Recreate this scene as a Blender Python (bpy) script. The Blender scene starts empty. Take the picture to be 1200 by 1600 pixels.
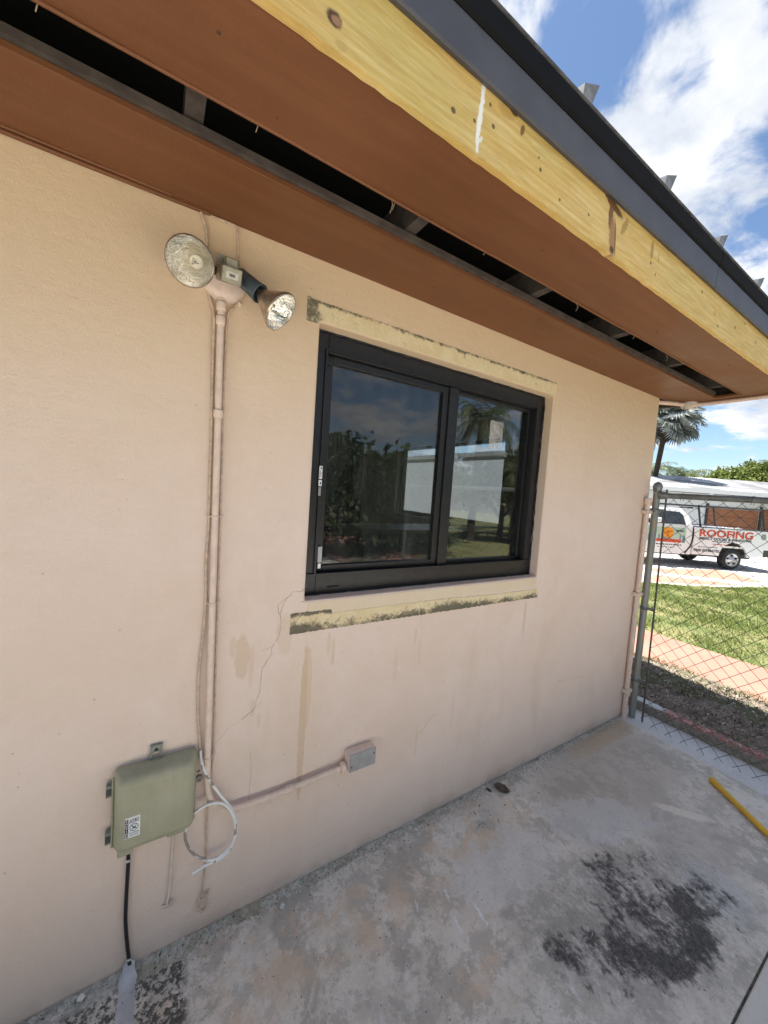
import bpy, math, random
import numpy as np
from mathutils import Vector, Matrix, Euler
R = math.radians
random.seed(7); rng = np.random.default_rng(7)
S = bpy.context.scene
COL = S.collection

# ------------------------------------------------------------------ camera
cam = bpy.data.objects.new('camera', bpy.data.cameras.new('camera'))
COL.objects.link(cam); S.camera = cam
cam.data.sensor_fit = 'VERTICAL'; cam.data.sensor_height = 36; cam.data.sensor_width = 27
cam.data.lens = 13.005; cam.data.clip_start = 0.02; cam.data.clip_end = 3000
rt = Vector((0.84993, -0.52245, 0.06826)); dn = Vector((0.02538, -0.0888, -0.99573)); fw = Vector((0.52628, 0.84803, -0.06221))
m3 = Matrix((rt, -dn, -fw)).transposed()
cam.matrix_world = Matrix.Translation((0, -1.3118, 1.6)) @ m3.to_4x4()

# ------------------------------------------------------------------ light
SUN = Vector((-0.25, 0.29, 1.0)).normalized()        # towards the sun
W = bpy.data.worlds.new('World'); S.world = W; W.use_nodes = True
def build_world():
    nt = W.node_tree; nt.nodes.clear(); N = nt.nodes.new; L = nt.links.new
    out = N('ShaderNodeOutputWorld'); bg = N('ShaderNodeBackground'); bg.inputs['Strength'].default_value = SKY_STRENGTH
    L(bg.outputs[0], out.inputs[0])
    sky = N('ShaderNodeTexSky'); sky.sky_type = 'NISHITA'; sky.sun_disc = False
    sky.sun_elevation = math.asin(SUN.z); sky.sun_rotation = math.atan2(SUN.x, SUN.y)
    sky.air_density = 1.0; sky.dust_density = 0.6; sky.ozone_density = 1.6
    tc = N('ShaderNodeTexCoord'); sep = N('ShaderNodeSeparateXYZ'); L(tc.outputs['Generated'], sep.inputs[0])
    def math_(op, a, b=None, clamp=False):
        n = N('ShaderNodeMath'); n.operation = op; n.use_clamp = clamp
        for i, v in enumerate((a, b)):
            if v is None: continue
            if isinstance(v, (int, float)): n.inputs[i].default_value = v
            else: L(v, n.inputs[i])
        return n.outputs[0]
    den = math_('ADD', math_('MAXIMUM', sep.outputs[2], 0.0), 0.22)
    cmb = N('ShaderNodeCombineXYZ')
    L(math_('DIVIDE', sep.outputs[0], den), cmb.inputs[0]); L(math_('DIVIDE', sep.outputs[1], den), cmb.inputs[1])
    def noise(scale, det, rough, dist, off):
        mp = N('ShaderNodeMapping'); mp.inputs['Location'].default_value = off; L(cmb.outputs[0], mp.inputs[0])
        n = N('ShaderNodeTexNoise'); n.inputs['Scale'].default_value = scale; n.inputs['Detail'].default_value = det
        n.inputs['Roughness'].default_value = rough; n.inputs['Distortion'].default_value = dist
        L(mp.outputs[0], n.inputs['Vector']); return n.outputs[0]
    n1 = noise(1.5, 9, 0.56, 0.25, (3.1, 1.7, 0))
    n2 = noise(6.5, 6, 0.6, 0.3, (0, 5, 0))
    dens = math_('ADD', n1, math_('MULTIPLY', math_('SUBTRACT', n2, 0.5), 0.62))
    for d, ang, amp in CLOUD_BUMPS:
        dp = N('ShaderNodeVectorMath'); dp.operation = 'DOT_PRODUCT'; L(tc.outputs['Generated'], dp.inputs[0]); dp.inputs[1].default_value = Vector(d).normalized()
        mr = N('ShaderNodeMapRange'); mr.interpolation_type = 'SMOOTHSTEP'; L(dp.outputs['Value'], mr.inputs[0])
        mr.inputs[1].default_value = math.cos(R(ang)); mr.inputs[2].default_value = 1.0; mr.inputs[3].default_value = 0; mr.inputs[4].default_value = amp
        dens = math_('ADD', dens, mr.outputs[0])
    mr = N('ShaderNodeMapRange'); mr.interpolation_type = 'SMOOTHSTEP'; L(dens, mr.inputs[0])
    mr.inputs[1].default_value = 0.44; mr.inputs[2].default_value = 0.62
    mask = mr.outputs[0]
    n3 = noise(3.0, 7, 0.6, 0.4, (9, 2, 0))
    cr = N('ShaderNodeValToRGB'); L(n3, cr.inputs[0])
    cr.color_ramp.elements[0].position = 0.36; cr.color_ramp.elements[0].color = (3.3, 3.6, 4.15, 1)
    cr.color_ramp.elements[1].position = 0.62; cr.color_ramp.elements[1].color = (5.7, 5.75, 5.85, 1)
    skc = N('ShaderNodeMix'); skc.data_type = 'RGBA'; skc.blend_type = 'MULTIPLY'; skc.inputs[0].default_value = 1
    L(sky.outputs[0], skc.inputs[6]); skc.inputs[7].default_value = SKY_TINT
    mx = N('ShaderNodeMix'); mx.data_type = 'RGBA'
    L(mask, mx.inputs[0]); L(skc.outputs[2], mx.inputs[6]); L(cr.outputs[0], mx.inputs[7])
    L(mx.outputs[2], bg.inputs['Color'])
SKY_STRENGTH = 0.062
SKY_TINT = (0.84, 0.90, 0.94, 1)
CLOUD_BUMPS = [((0.709, 0.317, 0.629), 15, 0.15), ((0.82, 0.36, 0.45), 14, 0.16), ((0.585, 0.415, 0.695), 8, -0.11), ((0.64, 0.34, 0.69), 6, -0.12), ((0.82, 0.245, 0.515), 8, -0.24), ((0.474, 0.447, 0.759), 9, 0.10),
               ((0.947, 0.29, 0.15), 7, -0.12), ((0.945, 0.242, 0.235), 6, 0.16)]
build_world()
sun = bpy.data.objects.new('sun', bpy.data.lights.new('sun', 'SUN')); COL.objects.link(sun)
sun.data.energy = 4.2; sun.data.angle = R(0.55); sun.data.color = (1, 0.955, 0.88)
sun.rotation_euler = SUN.to_track_quat('Z', 'Y').to_euler()
S.view_settings.view_transform = 'Standard'; S.view_settings.look = 'None'
S.view_settings.gamma = 1; S.view_settings.use_curve_mapping = False
S.view_settings.exposure = 1.74
S.cycles.max_bounces = 10; S.cycles.diffuse_bounces = 6; S.cycles.transparent_max_bounces = 24; S.cycles.glossy_bounces = 5
S.cycles.sample_clamp_indirect = 6

# ------------------------------------------------------------------ mesh helper
class MB:
    def __init__(s): s.v = []; s.f = []; s.sm = []
    def add(s, vs, fs, smooth=False):
        o = len(s.v); s.v += [tuple(map(float, p)) for p in vs]; s.f += [tuple(i + o for i in f) for f in fs]; s.sm += [smooth] * len(fs); return s
    def box(s, x0, x1, y0, y1, z0, z1):
        v = [(x, y, z) for z in (z0, z1) for y in (y0, y1) for x in (x0, x1)]
        return s.add(v, [(0, 2, 3, 1), (4, 5, 7, 6), (0, 1, 5, 4), (2, 6, 7, 3), (0, 4, 6, 2), (1, 3, 7, 5)])
    def quad(s, a, b, c, d): return s.add([a, b, c, d], [(0, 1, 2, 3)])
    def tube(s, pts, r, n=8, cap=True):
        P = [Vector(p) for p in pts]; k = len(P); vs = []; fs = []
        rr = r if isinstance(r, (list, tuple)) else [r] * k
        up = None
        for i in range(k):
            t = (P[min(i + 1, k - 1)] - P[max(i - 1, 0)]).normalized()
            if up is None: up = t.orthogonal().normalized()
            up = (up - t * up.dot(t))
            up = up.normalized() if up.length > 1e-6 else t.orthogonal().normalized()
            b = t.cross(up)
            for j in range(n):
                a = 2 * math.pi * j / n; vs.append(P[i] + (up * math.cos(a) + b * math.sin(a)) * rr[i])
        for i in range(k - 1):
            for j in range(n):
                fs.append((i * n + j, i * n + (j + 1) % n, (i + 1) * n + (j + 1) % n, (i + 1) * n + j))
        s.add(vs, fs, True)
        if cap: s.add([vs[j] for j in range(n)][::-1], [tuple(range(n))]); s.add(vs[-n:], [tuple(range(n))])
        return s
    def lathe(s, o, ax, prof, n=24):
        """prof: list of (distance along axis, radius)"""
        o = Vector(o); ax = Vector(ax).normalized(); u = ax.orthogonal().normalized(); w = ax.cross(u); vs = []; fs = []
        for d, r in prof:
            for j in range(n):
                a = 2 * math.pi * j / n; vs.append(o + ax * d + (u * math.cos(a) + w * math.sin(a)) * max(r, 1e-5))
        for i in range(len(prof) - 1):
            for j in range(n): fs.append((i * n + j, i * n + (j + 1) % n, (i + 1) * n + (j + 1) % n, (i + 1) * n + j))
        return s.add(vs, fs, True)
    def prism(s, poly, a, b):
        """poly: 3-D points; extruded from offset a to offset b (vectors)"""
        a = Vector(a); b = Vector(b); n = len(poly); P = [Vector(p) for p in poly]
        vs = [p + a for p in P] + [p + b for p in P]
        fs = [tuple(range(n))[::-1], tuple(range(n, 2 * n))] + [(i, (i + 1) % n, n + (i + 1) % n, n + i) for i in range(n)]
        return s.add(vs, fs)
def setp(o, **k):
    for a, b in k.items():
        if b is not None: o[a] = b
    return o
def mk(name, mb, mat, parent=None, local=False, bevel=0, seg=2, **props):
    me = bpy.data.meshes.new(name)
    v = np.array(mb.v, dtype=float).reshape(-1, 3)
    if parent is not None and not local: v = v - np.array(parent_loc(parent))
    me.from_pydata(v.tolist(), [], mb.f); me.polygons.foreach_set('use_smooth', mb.sm)
    me.validate(); me.update()
    if mat: me.materials.append(mat)
    o = bpy.data.objects.new(name, me); COL.objects.link(o)
    if parent is not None: o.parent = parent
    if bevel:
        b = o.modifiers.new('bevel', 'BEVEL'); b.width = bevel; b.segments = seg; b.limit_method = 'ANGLE'; b.angle_limit = R(40)
    return setp(o, **props)
def parent_loc(p):
    l = Vector(p.location)
    while p.parent: p = p.parent; l += Vector(p.location)
    return l
def thing(name, label, cat, loc=(0, 0, 0), rz=0, group=None):
    o = bpy.data.objects.new(name, None); COL.objects.link(o); o.location = loc; o.rotation_euler = (0, 0, rz); o.empty_display_size = .1
    return setp(o, label=label, category=cat, group=group)
def fastmesh(name, V, F, mat, parent=None, smooth=False, **props):
    """V (n,3) array, F (m,k) array of equal-size faces"""
    me = bpy.data.meshes.new(name); V = np.asarray(V, dtype=np.float32); F = np.asarray(F, dtype=np.int32); k = F.shape[1]
    me.vertices.add(len(V)); me.vertices.foreach_set('co', V.ravel())
    me.loops.add(F.size); me.loops.foreach_set('vertex_index', F.ravel())
    me.polygons.add(len(F)); me.polygons.foreach_set('loop_start', np.arange(0, F.size, k, dtype=np.int32))
    if smooth: me.polygons.foreach_set('use_smooth', np.ones(len(F), dtype=bool))
    me.update(calc_edges=True); me.materials.append(mat)
    o = bpy.data.objects.new(name, me); COL.objects.link(o)
    if parent is not None: o.parent = parent
    return setp(o, **props)
def textobj(name, txt, size, mat, parent, loc, width=None, bold=0, shear=0, align='LEFT', extrude=0.0006, vert=False):
    c = bpy.data.curves.new(name, 'FONT'); c.body = txt; c.size = size; c.extrude = extrude; c.offset = bold; c.shear = shear; c.align_x = align; c.resolution_u = 3
    t = bpy.data.objects.new(name, c); COL.objects.link(t); bpy.context.view_layer.update()
    me = bpy.data.meshes.new_from_object(t.evaluated_get(bpy.context.evaluated_depsgraph_get())); me.name = name
    bpy.data.objects.remove(t); bpy.data.curves.remove(c)
    v = np.zeros(len(me.vertices) * 3); me.vertices.foreach_get('co', v); v = v.reshape(-1, 3)
    if width:
        w = v[:, 0].max() - v[:, 0].min(); v[:, 0] *= width / w
    v2 = np.stack([v[:, 0], -v[:, 2], v[:, 1]], 1)
    me.vertices.foreach_set('co', v2.ravel()); me.materials.append(mat)
    o = bpy.data.objects.new(name, me); COL.objects.link(o); o.parent = parent; o.location = loc
    return o

# ------------------------------------------------------------------ material helper
class G:
    def __init__(s, name):
        s.m = bpy.data.materials.new(name); s.m.use_nodes = True; s.nt = s.m.node_tree; s.nt.nodes.clear()
        s.out = s.N('ShaderNodeOutputMaterial'); s.tc = s.N('ShaderNodeTexCoord'); s.P = s.tc.outputs['Object']
    def N(s, t): return s.nt.nodes.new(t)
    def L(s, a, b): s.nt.links.new(a, b)
    def put(s, sock, v):
        if isinstance(v, (int, float)): sock.default_value = v
        elif isinstance(v, (tuple, list)): sock.default_value = tuple(v) if len(v) != 3 or sock.type != 'RGBA' else (*v, 1)
        else: s.L(v, sock)
    def mth(s, op, a, b=0, clamp=False):
        n = s.N('ShaderNodeMath'); n.operation = op; n.use_clamp = clamp; s.put(n.inputs[0], a); s.put(n.inputs[1], b); return n.outputs[0]
    def map(s, loc=(0, 0, 0), rot=(0, 0, 0), sc=(1, 1, 1), vec=None, tex=False):
        n = s.N('ShaderNodeMapping'); n.vector_type = 'TEXTURE' if tex else 'POINT'
        n.inputs['Location'].default_value = loc; n.inputs['Rotation'].default_value = rot; n.inputs['Scale'].default_value = sc
        s.L(vec or s.P, n.inputs[0]); return n.outputs[0]
    def noise(s, sc, det=4, ro=.5, dist=0, vec=None, col=False):
        n = s.N('ShaderNodeTexNoise'); n.inputs['Scale'].default_value = sc; n.inputs['Detail'].default_value = det; n.inputs['Roughness'].default_value = ro
        n.inputs['Distortion'].default_value = dist; s.L(vec or s.P, n.inputs['Vector']); return n.outputs[1 if col else 0]
    def vor(s, sc, vec=None, feat='F1'):
        n = s.N('ShaderNodeTexVoronoi'); n.feature = feat; n.inputs['Scale'].default_value = sc; s.L(vec or s.P, n.inputs['Vector']); return n.outputs[0]
    def ss(s, v, a, b, lo=0, hi=1):
        n = s.N('ShaderNodeMapRange'); n.interpolation_type = 'SMOOTHSTEP'; s.put(n.inputs[0], v)
        if a > b: a, b, lo, hi = b, a, hi, lo
        n.inputs[1].default_value = a; n.inputs[2].default_value = b; n.inputs[3].default_value = lo; n.inputs[4].default_value = hi; return n.outputs[0]
    def mix(s, f, a, b, mode='MIX'):
        n = s.N('ShaderNodeMix'); n.data_type = 'RGBA'; n.blend_type = mode; s.put(n.inputs[0], f); s.put(n.inputs[6], a); s.put(n.inputs[7], b); return n.outputs[2]
    def ell(s, c, r, rot=(0, 0, 0), soft=.3, nz=None, amp=.5):
        """soft ellipse mask; nz a noise output added to the radius"""
        v = s.map(c, rot, r, tex=True); n = s.N('ShaderNodeVectorMath'); n.operation = 'LENGTH'; s.L(v, n.inputs[0]); d = n.outputs['Value']
        if nz is not None: d = s.mth('ADD', d, s.mth('MULTIPLY', s.mth('SUBTRACT', nz, .5), amp))
        return s.ss(d, 1 + soft, 1 - soft)
    def xyz(s):
        n = s.N('ShaderNodeSeparateXYZ'); s.L(s.P, n.inputs[0]); return n.outputs
    def bump(s, h, dist, st=1, prev=None):
        n = s.N('ShaderNodeBump'); n.inputs['Distance'].default_value = dist; n.inputs['Strength'].default_value = st; s.L(h, n.inputs['Height'])
        if prev: s.L(prev, n.inputs['Normal'])
        return n.outputs[0]
    def done(s, col, rough=.8, metal=0, bump=None, spec=.5, coat=0, emit=None, sss=None):
        b = s.N('ShaderNodeBsdfPrincipled'); s.put(b.inputs['Base Color'], col); s.put(b.inputs['Roughness'], rough); s.put(b.inputs['Metallic'], metal)
        b.inputs['Specular IOR Level'].default_value = spec; b.inputs['Coat Weight'].default_value = coat
        if bump: s.L(bump, b.inputs['Normal'])
        s.L(b.outputs[0], s.out.inputs[0]); return s.m
def simple(name, col, rough=.6, metal=0, var=.12, sc=30, bumpd=0, spec=.5, coat=0):
    g = G(name); n = g.noise(sc, 5, .6)
    c = g.mix(g.ss(n, .3, .7), tuple(x * (1 - var) for x in col), tuple(min(1, x * (1 + var)) for x in col))
    return g.done(c, rough, metal, g.bump(n, bumpd) if bumpd else None, spec, coat)

# ---- stucco paint
def m_stucco():
    g = G('peach_stucco_paint')
    big = g.noise(1.3, 5, .55); med = g.noise(7, 6, .6); fine = g.noise(180, 3, .6)
    c = g.mix(g.ss(big, .35, .65), (.745, .595, .50), (.77, .63, .55))
    c = g.mix(g.ss(med, .45, .75, 0, .25), c, (.68, .52, .39))
    c = g.mix(g.ss(g.noise(2.6, 8, .7, .8, g.map((5, 5, 5))), .50, .62, 0, .35), c, (.80, .67, .595)); c = g.mix(g.ss(g.noise(3.4, 7, .65, .5, g.map((1, 8, 2), sc=(1, 1, .35))), .54, .68, 0, .35), c, (.66, .53, .42))
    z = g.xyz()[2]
    c = g.mix(g.ss(z, 1.35, 2.3, 0, .9), c, (.69, .52, .335))          # soffit bounce and eave shade painted into the colour, ochre towards the top
    # old water drips and tan stains
    wob = g.noise(22, 4, .6)
    def st(c, x, z0, z1, w, a=.6, col=(.60, .43, .28), amp=.8):
        m = g.ell((x, 0, (z0 + z1) / 2), (w, 50, abs(z1 - z0) / 2), soft=.14, nz=wob, amp=amp)
        return g.mix(g.mth('MULTIPLY', m, min(1, a * 1.35)), c, col)
    for x, z0, z1, w, a in [(.507, .36, .99, .014, .55), (.515, .62, .97, .022, .35), (.272, .90, 1.06, .024, .38), (.24, .98, 1.06, .012, .25), (.305, .86, 1.02, .009, .22), (.315, .75, .82, .008, .2),
                         (.42, .96, 1.12, .03, .22), (.34, .70, .76, .006, .2), (1.80, .82, 1.03, .012, .35), (1.03, .90, .98, .006, .3), (1.08, .34, .5, .006, .2), (1.3, .40, .62, .008, .12), (.93, .74, .9, .012, .14),
                         (.62, .88, 1.0, .008, .3), (.60, .93, 1.02, .01, .25), (1.06, .80, .92, .01, .12), (1.5, .3, .45, .02, .1)]:
        c = st(c, x, z0, z1, w, a)
    # wide faint wash below the window and soil splash at the base
    c = g.mix(g.mth('MULTIPLY', g.ell((.50, 0, .75), (.10, 50, .30), soft=.5, nz=med, amp=.8), .30), c, (.68, .52, .38))
    c = g.mix(g.mth('MULTIPLY', g.ss(z, .10, .0), g.ss(med, .3, .65, 0, .55)), c, (.42, .33, .25))
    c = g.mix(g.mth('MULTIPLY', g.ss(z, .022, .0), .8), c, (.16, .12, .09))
    # specks
    sp = g.vor(26); c = g.mix(g.mth('MULTIPLY', g.ss(sp, .085, .05), g.ss(g.noise(5), .52, .6, 0, .55)), c, (.34, .25, .19))
    c = g.mix(g.ss(g.noise(240, 2), .25, .75, 0, .10), c, (.50, .38, .3))
    hs = g.noise(5, 4, .6, vec=g.map(sc=(1, 1, 9)))
    b = g.bump(fine, .0022, .8); b = g.bump(hs, .0022, .6, b); b = g.bump(g.noise(30, 5, .6), .0035, .9, b)
    return g.done(c, .72, 0, b, .35)
# ---- patio concrete
def m_patio():
    g = G('stained_patio_concrete')
    n0 = g.noise(1.6, 8, .6, .4); n1 = g.noise(5, 12, .72, .1); n2 = g.noise(17, 8, .65); n3 = g.noise(60, 6, .7); n4 = g.noise(260, 4, .7)
    c = g.mix(g.ss(n0, .38, .62), (.58, .545, .475), (.74, .68, .59))
    c = g.mix(g.ss(n1, .46, .58, 0, .75), c, (.78, .735, .655))
    lg = g.noise(7.5, 12, .80, .15, g.map((4, 1, 0))); c = g.mix(g.ss(lg, .50, .55, 0, .55), c, (.36, .338, .295)); c = g.mix(g.ss(lg, .43, .37, 0, .65), c, (.83, .785, .71))
    c = g.mix(g.ss(g.noise(3.1, 12, .74, .2), .53, .59, 0, .8), c, (.40, .372, .322))
    c = g.mix(g.ss(g.noise(12, 9, .75, .5), .56, .64, 0, .45), c, (.42, .40, .36))
    # tan paint-like patches
    tan = g.mth('MULTIPLY', g.ss(g.noise(5.3, 12, .76, .2, g.map((2.2, 5.1, 0))), .46, .58), .85)
    reg = g.mth('MAXIMUM', g.ell((.55, -.20, 0), (.42, .12, 9), (0, 0, R(-10)), .5, n1, .9), g.ell((1.25, -.15, 0), (.45, .13, 9), soft=.5, nz=n1, amp=.9))
    reg = g.mth('MAXIMUM', reg, g.ell((1.0, -.50, 0), (.16, .14, 9), soft=.5, nz=n1, amp=1.2)); reg = g.mth('MAXIMUM', reg, g.ell((.2, -.22, 0), (.18, .2, 9), soft=.5, nz=n1, amp=.9))
    c = g.mix(g.mth('MULTIPLY', tan, reg), c, (.68, .53, .39))
    c = g.mix(g.mth('MULTIPLY', g.ell((2.35, -.28, 0), (.55, .26, 9), soft=.25, nz=lg, amp=3.), .6), c, (.40, .35, .29))
    c = g.mix(g.mth('MULTIPLY', g.ell((2.75, -.07, 0), (.45, .07, 9), soft=.5, nz=n1, amp=1.), .6), c, (.48, .34, .19))
    c = g.mix(g.mth('MULTIPLY', g.ell((2.3, -.7, 0), (.22, .2, 9), soft=.45, nz=n1, amp=1.), .5), c, (.44, .395, .35))
    # smooth cement-wash patches
    c = g.mix(g.mth('MULTIPLY', g.ell((1.93, -.42, 0), (.27, .13, 9), (0, 0, R(-22)), .12, lg, 4.0), .6), c, (.60, .60, .595))
    c = g.mix(g.mth('MULTIPLY', g.ell((2.06, -.86, 0), (.12, .13, 9), soft=.25, nz=lg, amp=3.0), .6), c, (.64, .64, .64))
    c = g.mix(g.mth('MULTIPLY', g.ell((1.35, -.36, 0), (.3, .12, 9), soft=.3, nz=lg, amp=3.5), .6), c, (.66, .64, .61))
    c = g.mix(g.mth('MULTIPLY', g.mth('MULTIPLY', g.ell((1.42, -.62, 0), (.13, .08, 9), soft=.6, nz=n1, amp=1.6), g.ss(n2, .42, .55)), .6), c, (.42, .39, .30))
    # pale paint wash and scuffs
    c = g.mix(g.mth('MULTIPLY', g.ell((2.42, -.62, 0), (.13, .03, 9), (0, 0, R(-50)), .3, n2, 1.8), .8), c, (.76, .70, .60))
    scr = g.noise(9, 10, .8, .2, g.map(rot=(0, 0, R(24)), sc=(1, 4.5, 1)))
    c = g.mix(g.mth('MULTIPLY', g.ss(scr, .64, .70), g.ss(g.noise(2.3, 3), .45, .6, 0, .75)), c, (.82, .82, .80))
    g_ = [.9] * 20
    for x, y, r, a in [(1.10, -.445, .032, .9), (1.0, -.42, .022, .8), (1.03, -.33, .02, .7), (.9, -.3, .02, .6), (1.21, -.74, .028, .8), (1.19, -.86, .03, .9), (1.38, -.79, .02, .8), (.75, -.45, .03, .4), (.62, -.5, .04, .35)]:
        c = g.mix(g.mth('MULTIPLY', g.ell((x, y, 0), (r * 1.0, r * .22, 9), (0, 0, R(40 + 50 * a)), .5, n3, 4.), a * .9), c, (.85, .86, .88))
    # big black mildew / burn patch, streaky
    st = g.noise(15, 9, .72, .3, g.map(rot=(0, 0, R(-52)), sc=(1, .55, 1)))
    st2 = g.noise(55, 6, .8, .2, g.map(rot=(0, 0, R(-52)), sc=(1, .7, 1)))
    mask = g.ell((1.66, -.74, 0), (.47, .235, 9), (0, 0, R(-14)), .42, n1, .9)
    dk = g.ell((1.66, -.84, 0), (.36, .10, 9), (0, 0, R(-6)), .6, n1, .8)
    dk = g.mth('MAXIMUM', dk, g.ell((1.27, -.64, 0), (.05, .09, 9), (0, 0, R(20)), .6, lg, 3.0))
    dk = g.mth('MAXIMUM', dk, g.mth('MULTIPLY', g.ell((1.80, -.62, 0), (.2, .08, 9), (0, 0, R(-20)), .6, n1, .8), .55))
    hole = g.ell((1.43, -.60, 0), (.11, .06, 9), (0, 0, R(-20)), .4, n1, .8)
    d = g.mth('ADD', g.mth('ADD', g.mth('MULTIPLY', st, .8), .115), g.mth('MULTIPLY', mask, .345)); d = g.mth('ADD', d, g.mth('MULTIPLY', dk, .19)); d = g.mth('SUBTRACT', d, g.mth('MULTIPLY', hole, .16))
    d = g.mth('ADD', d, g.mth('MULTIPLY', g.mth('SUBTRACT', st2, .5), .45)); d = g.mth('ADD', d, g.mth('MULTIPLY', g.mth('SUBTRACT', g.noise(8, 8, .72, .1, g.map((7, 3, 0))), .5), 1.25))
    blk = g.mth('MULTIPLY', g.mth('MULTIPLY', g.ss(d, .80, 1.06), g.ss(mask, 0, .4)), g.ss(g.noise(95, 5, .8), .70, .54, .55, 1))
    c = g.mix(g.mth('MULTIPLY', mask, g.ss(st2, .35, .6, .15, .7)), c, (.27, .26, .245))
    c = g.mix(g.mth('MULTIPLY', blk, .93), c, (.020, .020, .023))
    # spotty mildew bottom left
    ml = g.mth('MULTIPLY', g.ss(g.xyz()[0], .135, .105), g.ss(g.xyz()[1], -.03, -.055))
    sp = g.noise(62, 7, .72, .3); c = g.mix(g.mth('MULTIPLY', ml, g.ss(g.noise(24, 5), .4, .6, 0, .5)), c, (.60, .58, .52))
    c = g.mix(g.mth('MULTIPLY', ml, g.ss(g.mth('ADD', sp, g.mth('MULTIPLY', g.noise(13, 5), .4)), .645, .75, 0, .95)), c, (.035, .032, .03))
    # darker dirt close to the wall, white line by the fence
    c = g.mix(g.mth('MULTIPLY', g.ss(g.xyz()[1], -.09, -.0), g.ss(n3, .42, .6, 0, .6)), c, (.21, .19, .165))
    wl = g.ss(g.mth('ADD', g.xyz()[0], g.mth('MULTIPLY', n1, .06)), 3.03, 3.06)
    c = g.mix(g.mth('MULTIPLY', wl, .75), c, (.66, .67, .68))
    # aggregate grain
    c = g.mix(g.ss(n3, .35, .7, 0, .22), c, (.42, .395, .35), 'MIX')
    c = g.mix(g.ss(n4, .52, .72, 0, .5), c, (.22, .205, .18)); c = g.mix(g.ss(g.noise(210, 3, .7), .62, .75, 0, .5), c, (.70, .69, .66))
    sp = g.vor(30); c = g.mix(g.mth('MULTIPLY', g.ss(sp, .10, .06), g.ss(g.noise(3.5), .5, .56, 0, .85)), c, (.13, .10, .08))
    b = g.bump(n4, .0018, .8); b = g.bump(n2, .006, .8, b); b = g.bump(n3, .003, .8, b)
    return g.done(c, g.ss(n1, .3, .7, .7, .92), 0, b, .35)
def m_wood():
    g = G('yellow_pine_fascia')
    st = g.map(sc=(.7, 8, 8)); wv = g.noise(5.5, 6, .6, .7, st)
    rings = g.N('ShaderNodeTexWave'); rings.wave_type = 'BANDS'; rings.bands_direction = 'Z'; rings.inputs['Scale'].default_value = 16; rings.inputs['Distortion'].default_value = 7; rings.inputs['Detail'].default_value = 3; rings.inputs['Detail Scale'].default_value = .9
    g.L(g.map(sc=(.22, 1, 1)), rings.inputs['Vector'])
    c = g.mix(g.ss(wv, .3, .7), (.64, .42, .115), (.71, .54, .225))
    c = g.mix(g.mth('MULTIPLY', rings.outputs[1], .30), c, (.50, .31, .08))
    c = g.mix(g.ss(g.noise(2.2, 3), .5, .7, 0, .30), c, (.44, .42, .12))
    fine = g.noise(60, 5, .7, 0, g.map(sc=(.12, 1, 1.5))); c = g.mix(g.ss(fine, .42, .68, 0, .55), c, (.46, .27, .07)); f2 = g.noise(130, 5, .75, 0, g.map(sc=(.08, 1, 1.5))); c = g.mix(g.ss(f2, .5, .7, 0, .35), c, (.85, .68, .34)); c = g.mix(g.ss(g.noise(5, 6, .7, .4, g.map(sc=(.4, 1, 2.5))), .52, .68, 0, .35), c, (.44, .33, .09))
    nz = g.noise(75, 5, .7)
    def el(c, x, z, rx, rz, a, col, rot=0, soft=.25, amp=.9): return g.mix(g.mth('MULTIPLY', g.ell((x, 0, z), (rx, 50, rz), (0, R(rot), 0), soft, nz, amp), a), c, col)
    c = el(c, .252, 2.437, .016, .013, .95, (.07, .03, .015)); c = el(c, .256, 2.437, .010, .008, .9, (.36, .20, .11))
    c = el(c, .268, 2.402, .012, .008, .8, (.5, .34, .12))
    c = el(c, .72, 2.545, .018, .008, .9, (.08, .035, .01), 20); c = el(c, .76, 2.520, .007, .014, .85, (.14, .08, .02), 20); c = el(c, .70, 2.53, .028, .014, .4, (.36, .18, .03))
    c = el(c, 1.20, 2.530, .055, .013, .95, (.10, .045, .012), 12); c = el(c, 1.185, 2.50, .012, .045, .95, (.16, .07, .025)); c = el(c, 1.205, 2.44, .019, .06, .85, (.30, .145, .065), -6); c = el(c, 1.222, 2.44, .003, .055, .9, (.10, .05, .02), -8); c = el(c, 1.27, 2.50, .012, .035, .6, (.24, .13, .03), 30)
    c = el(c, 1.21, 2.405, .012, .01, .9, (.08, .04, .02)); c = el(c, 1.46, 2.50, .01, .03, .6, (.2, .11, .03)); c = el(c, 1.51, 2.49, .004, .02, .5, (.25, .14, .04)); c = el(c, 2.49, 2.555, .02, .006, .7, (.15, .08, .02)); c = el(c, 2.05, 2.46, .012, .012, .4, (.3, .2, .05))
    for x, z, r in [(.537, 2.442, .006), (.60, 2.455, .004), (.645, 2.515, .004), (.66, 2.475, .005), (.83, 2.49, .003), (.84, 2.465, .005), (1.46, 2.455, .005), (1.5, 2.43, .004), (1.9, 2.50, .006), (2.1, 2.42, .006), (1.07, 2.45, .004), (.93, 2.43, .004), (2.6, 2.48, .007), (2.3, 2.47, .007), (2.42, 2.52, .006)]:
        c = el(c, x, z, r * 1.1, r * 1.1, .85, (.08, .045, .02), amp=.4)
    c = el(c, .618, 2.49, .0065, .066, .97, (.85, .84, .80), 3, .25, 1.7); c = el(c, .613, 2.43, .0055, .035, .95, (.85, .84, .80), -3, .3, 1.6); c = el(c, .622, 2.425, .004, .010, .8, (.8, .79, .75), 35, .3, 1.8)
    return g.done(c, .62, 0, g.bump(fine, .0014, .8), .35)
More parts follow.
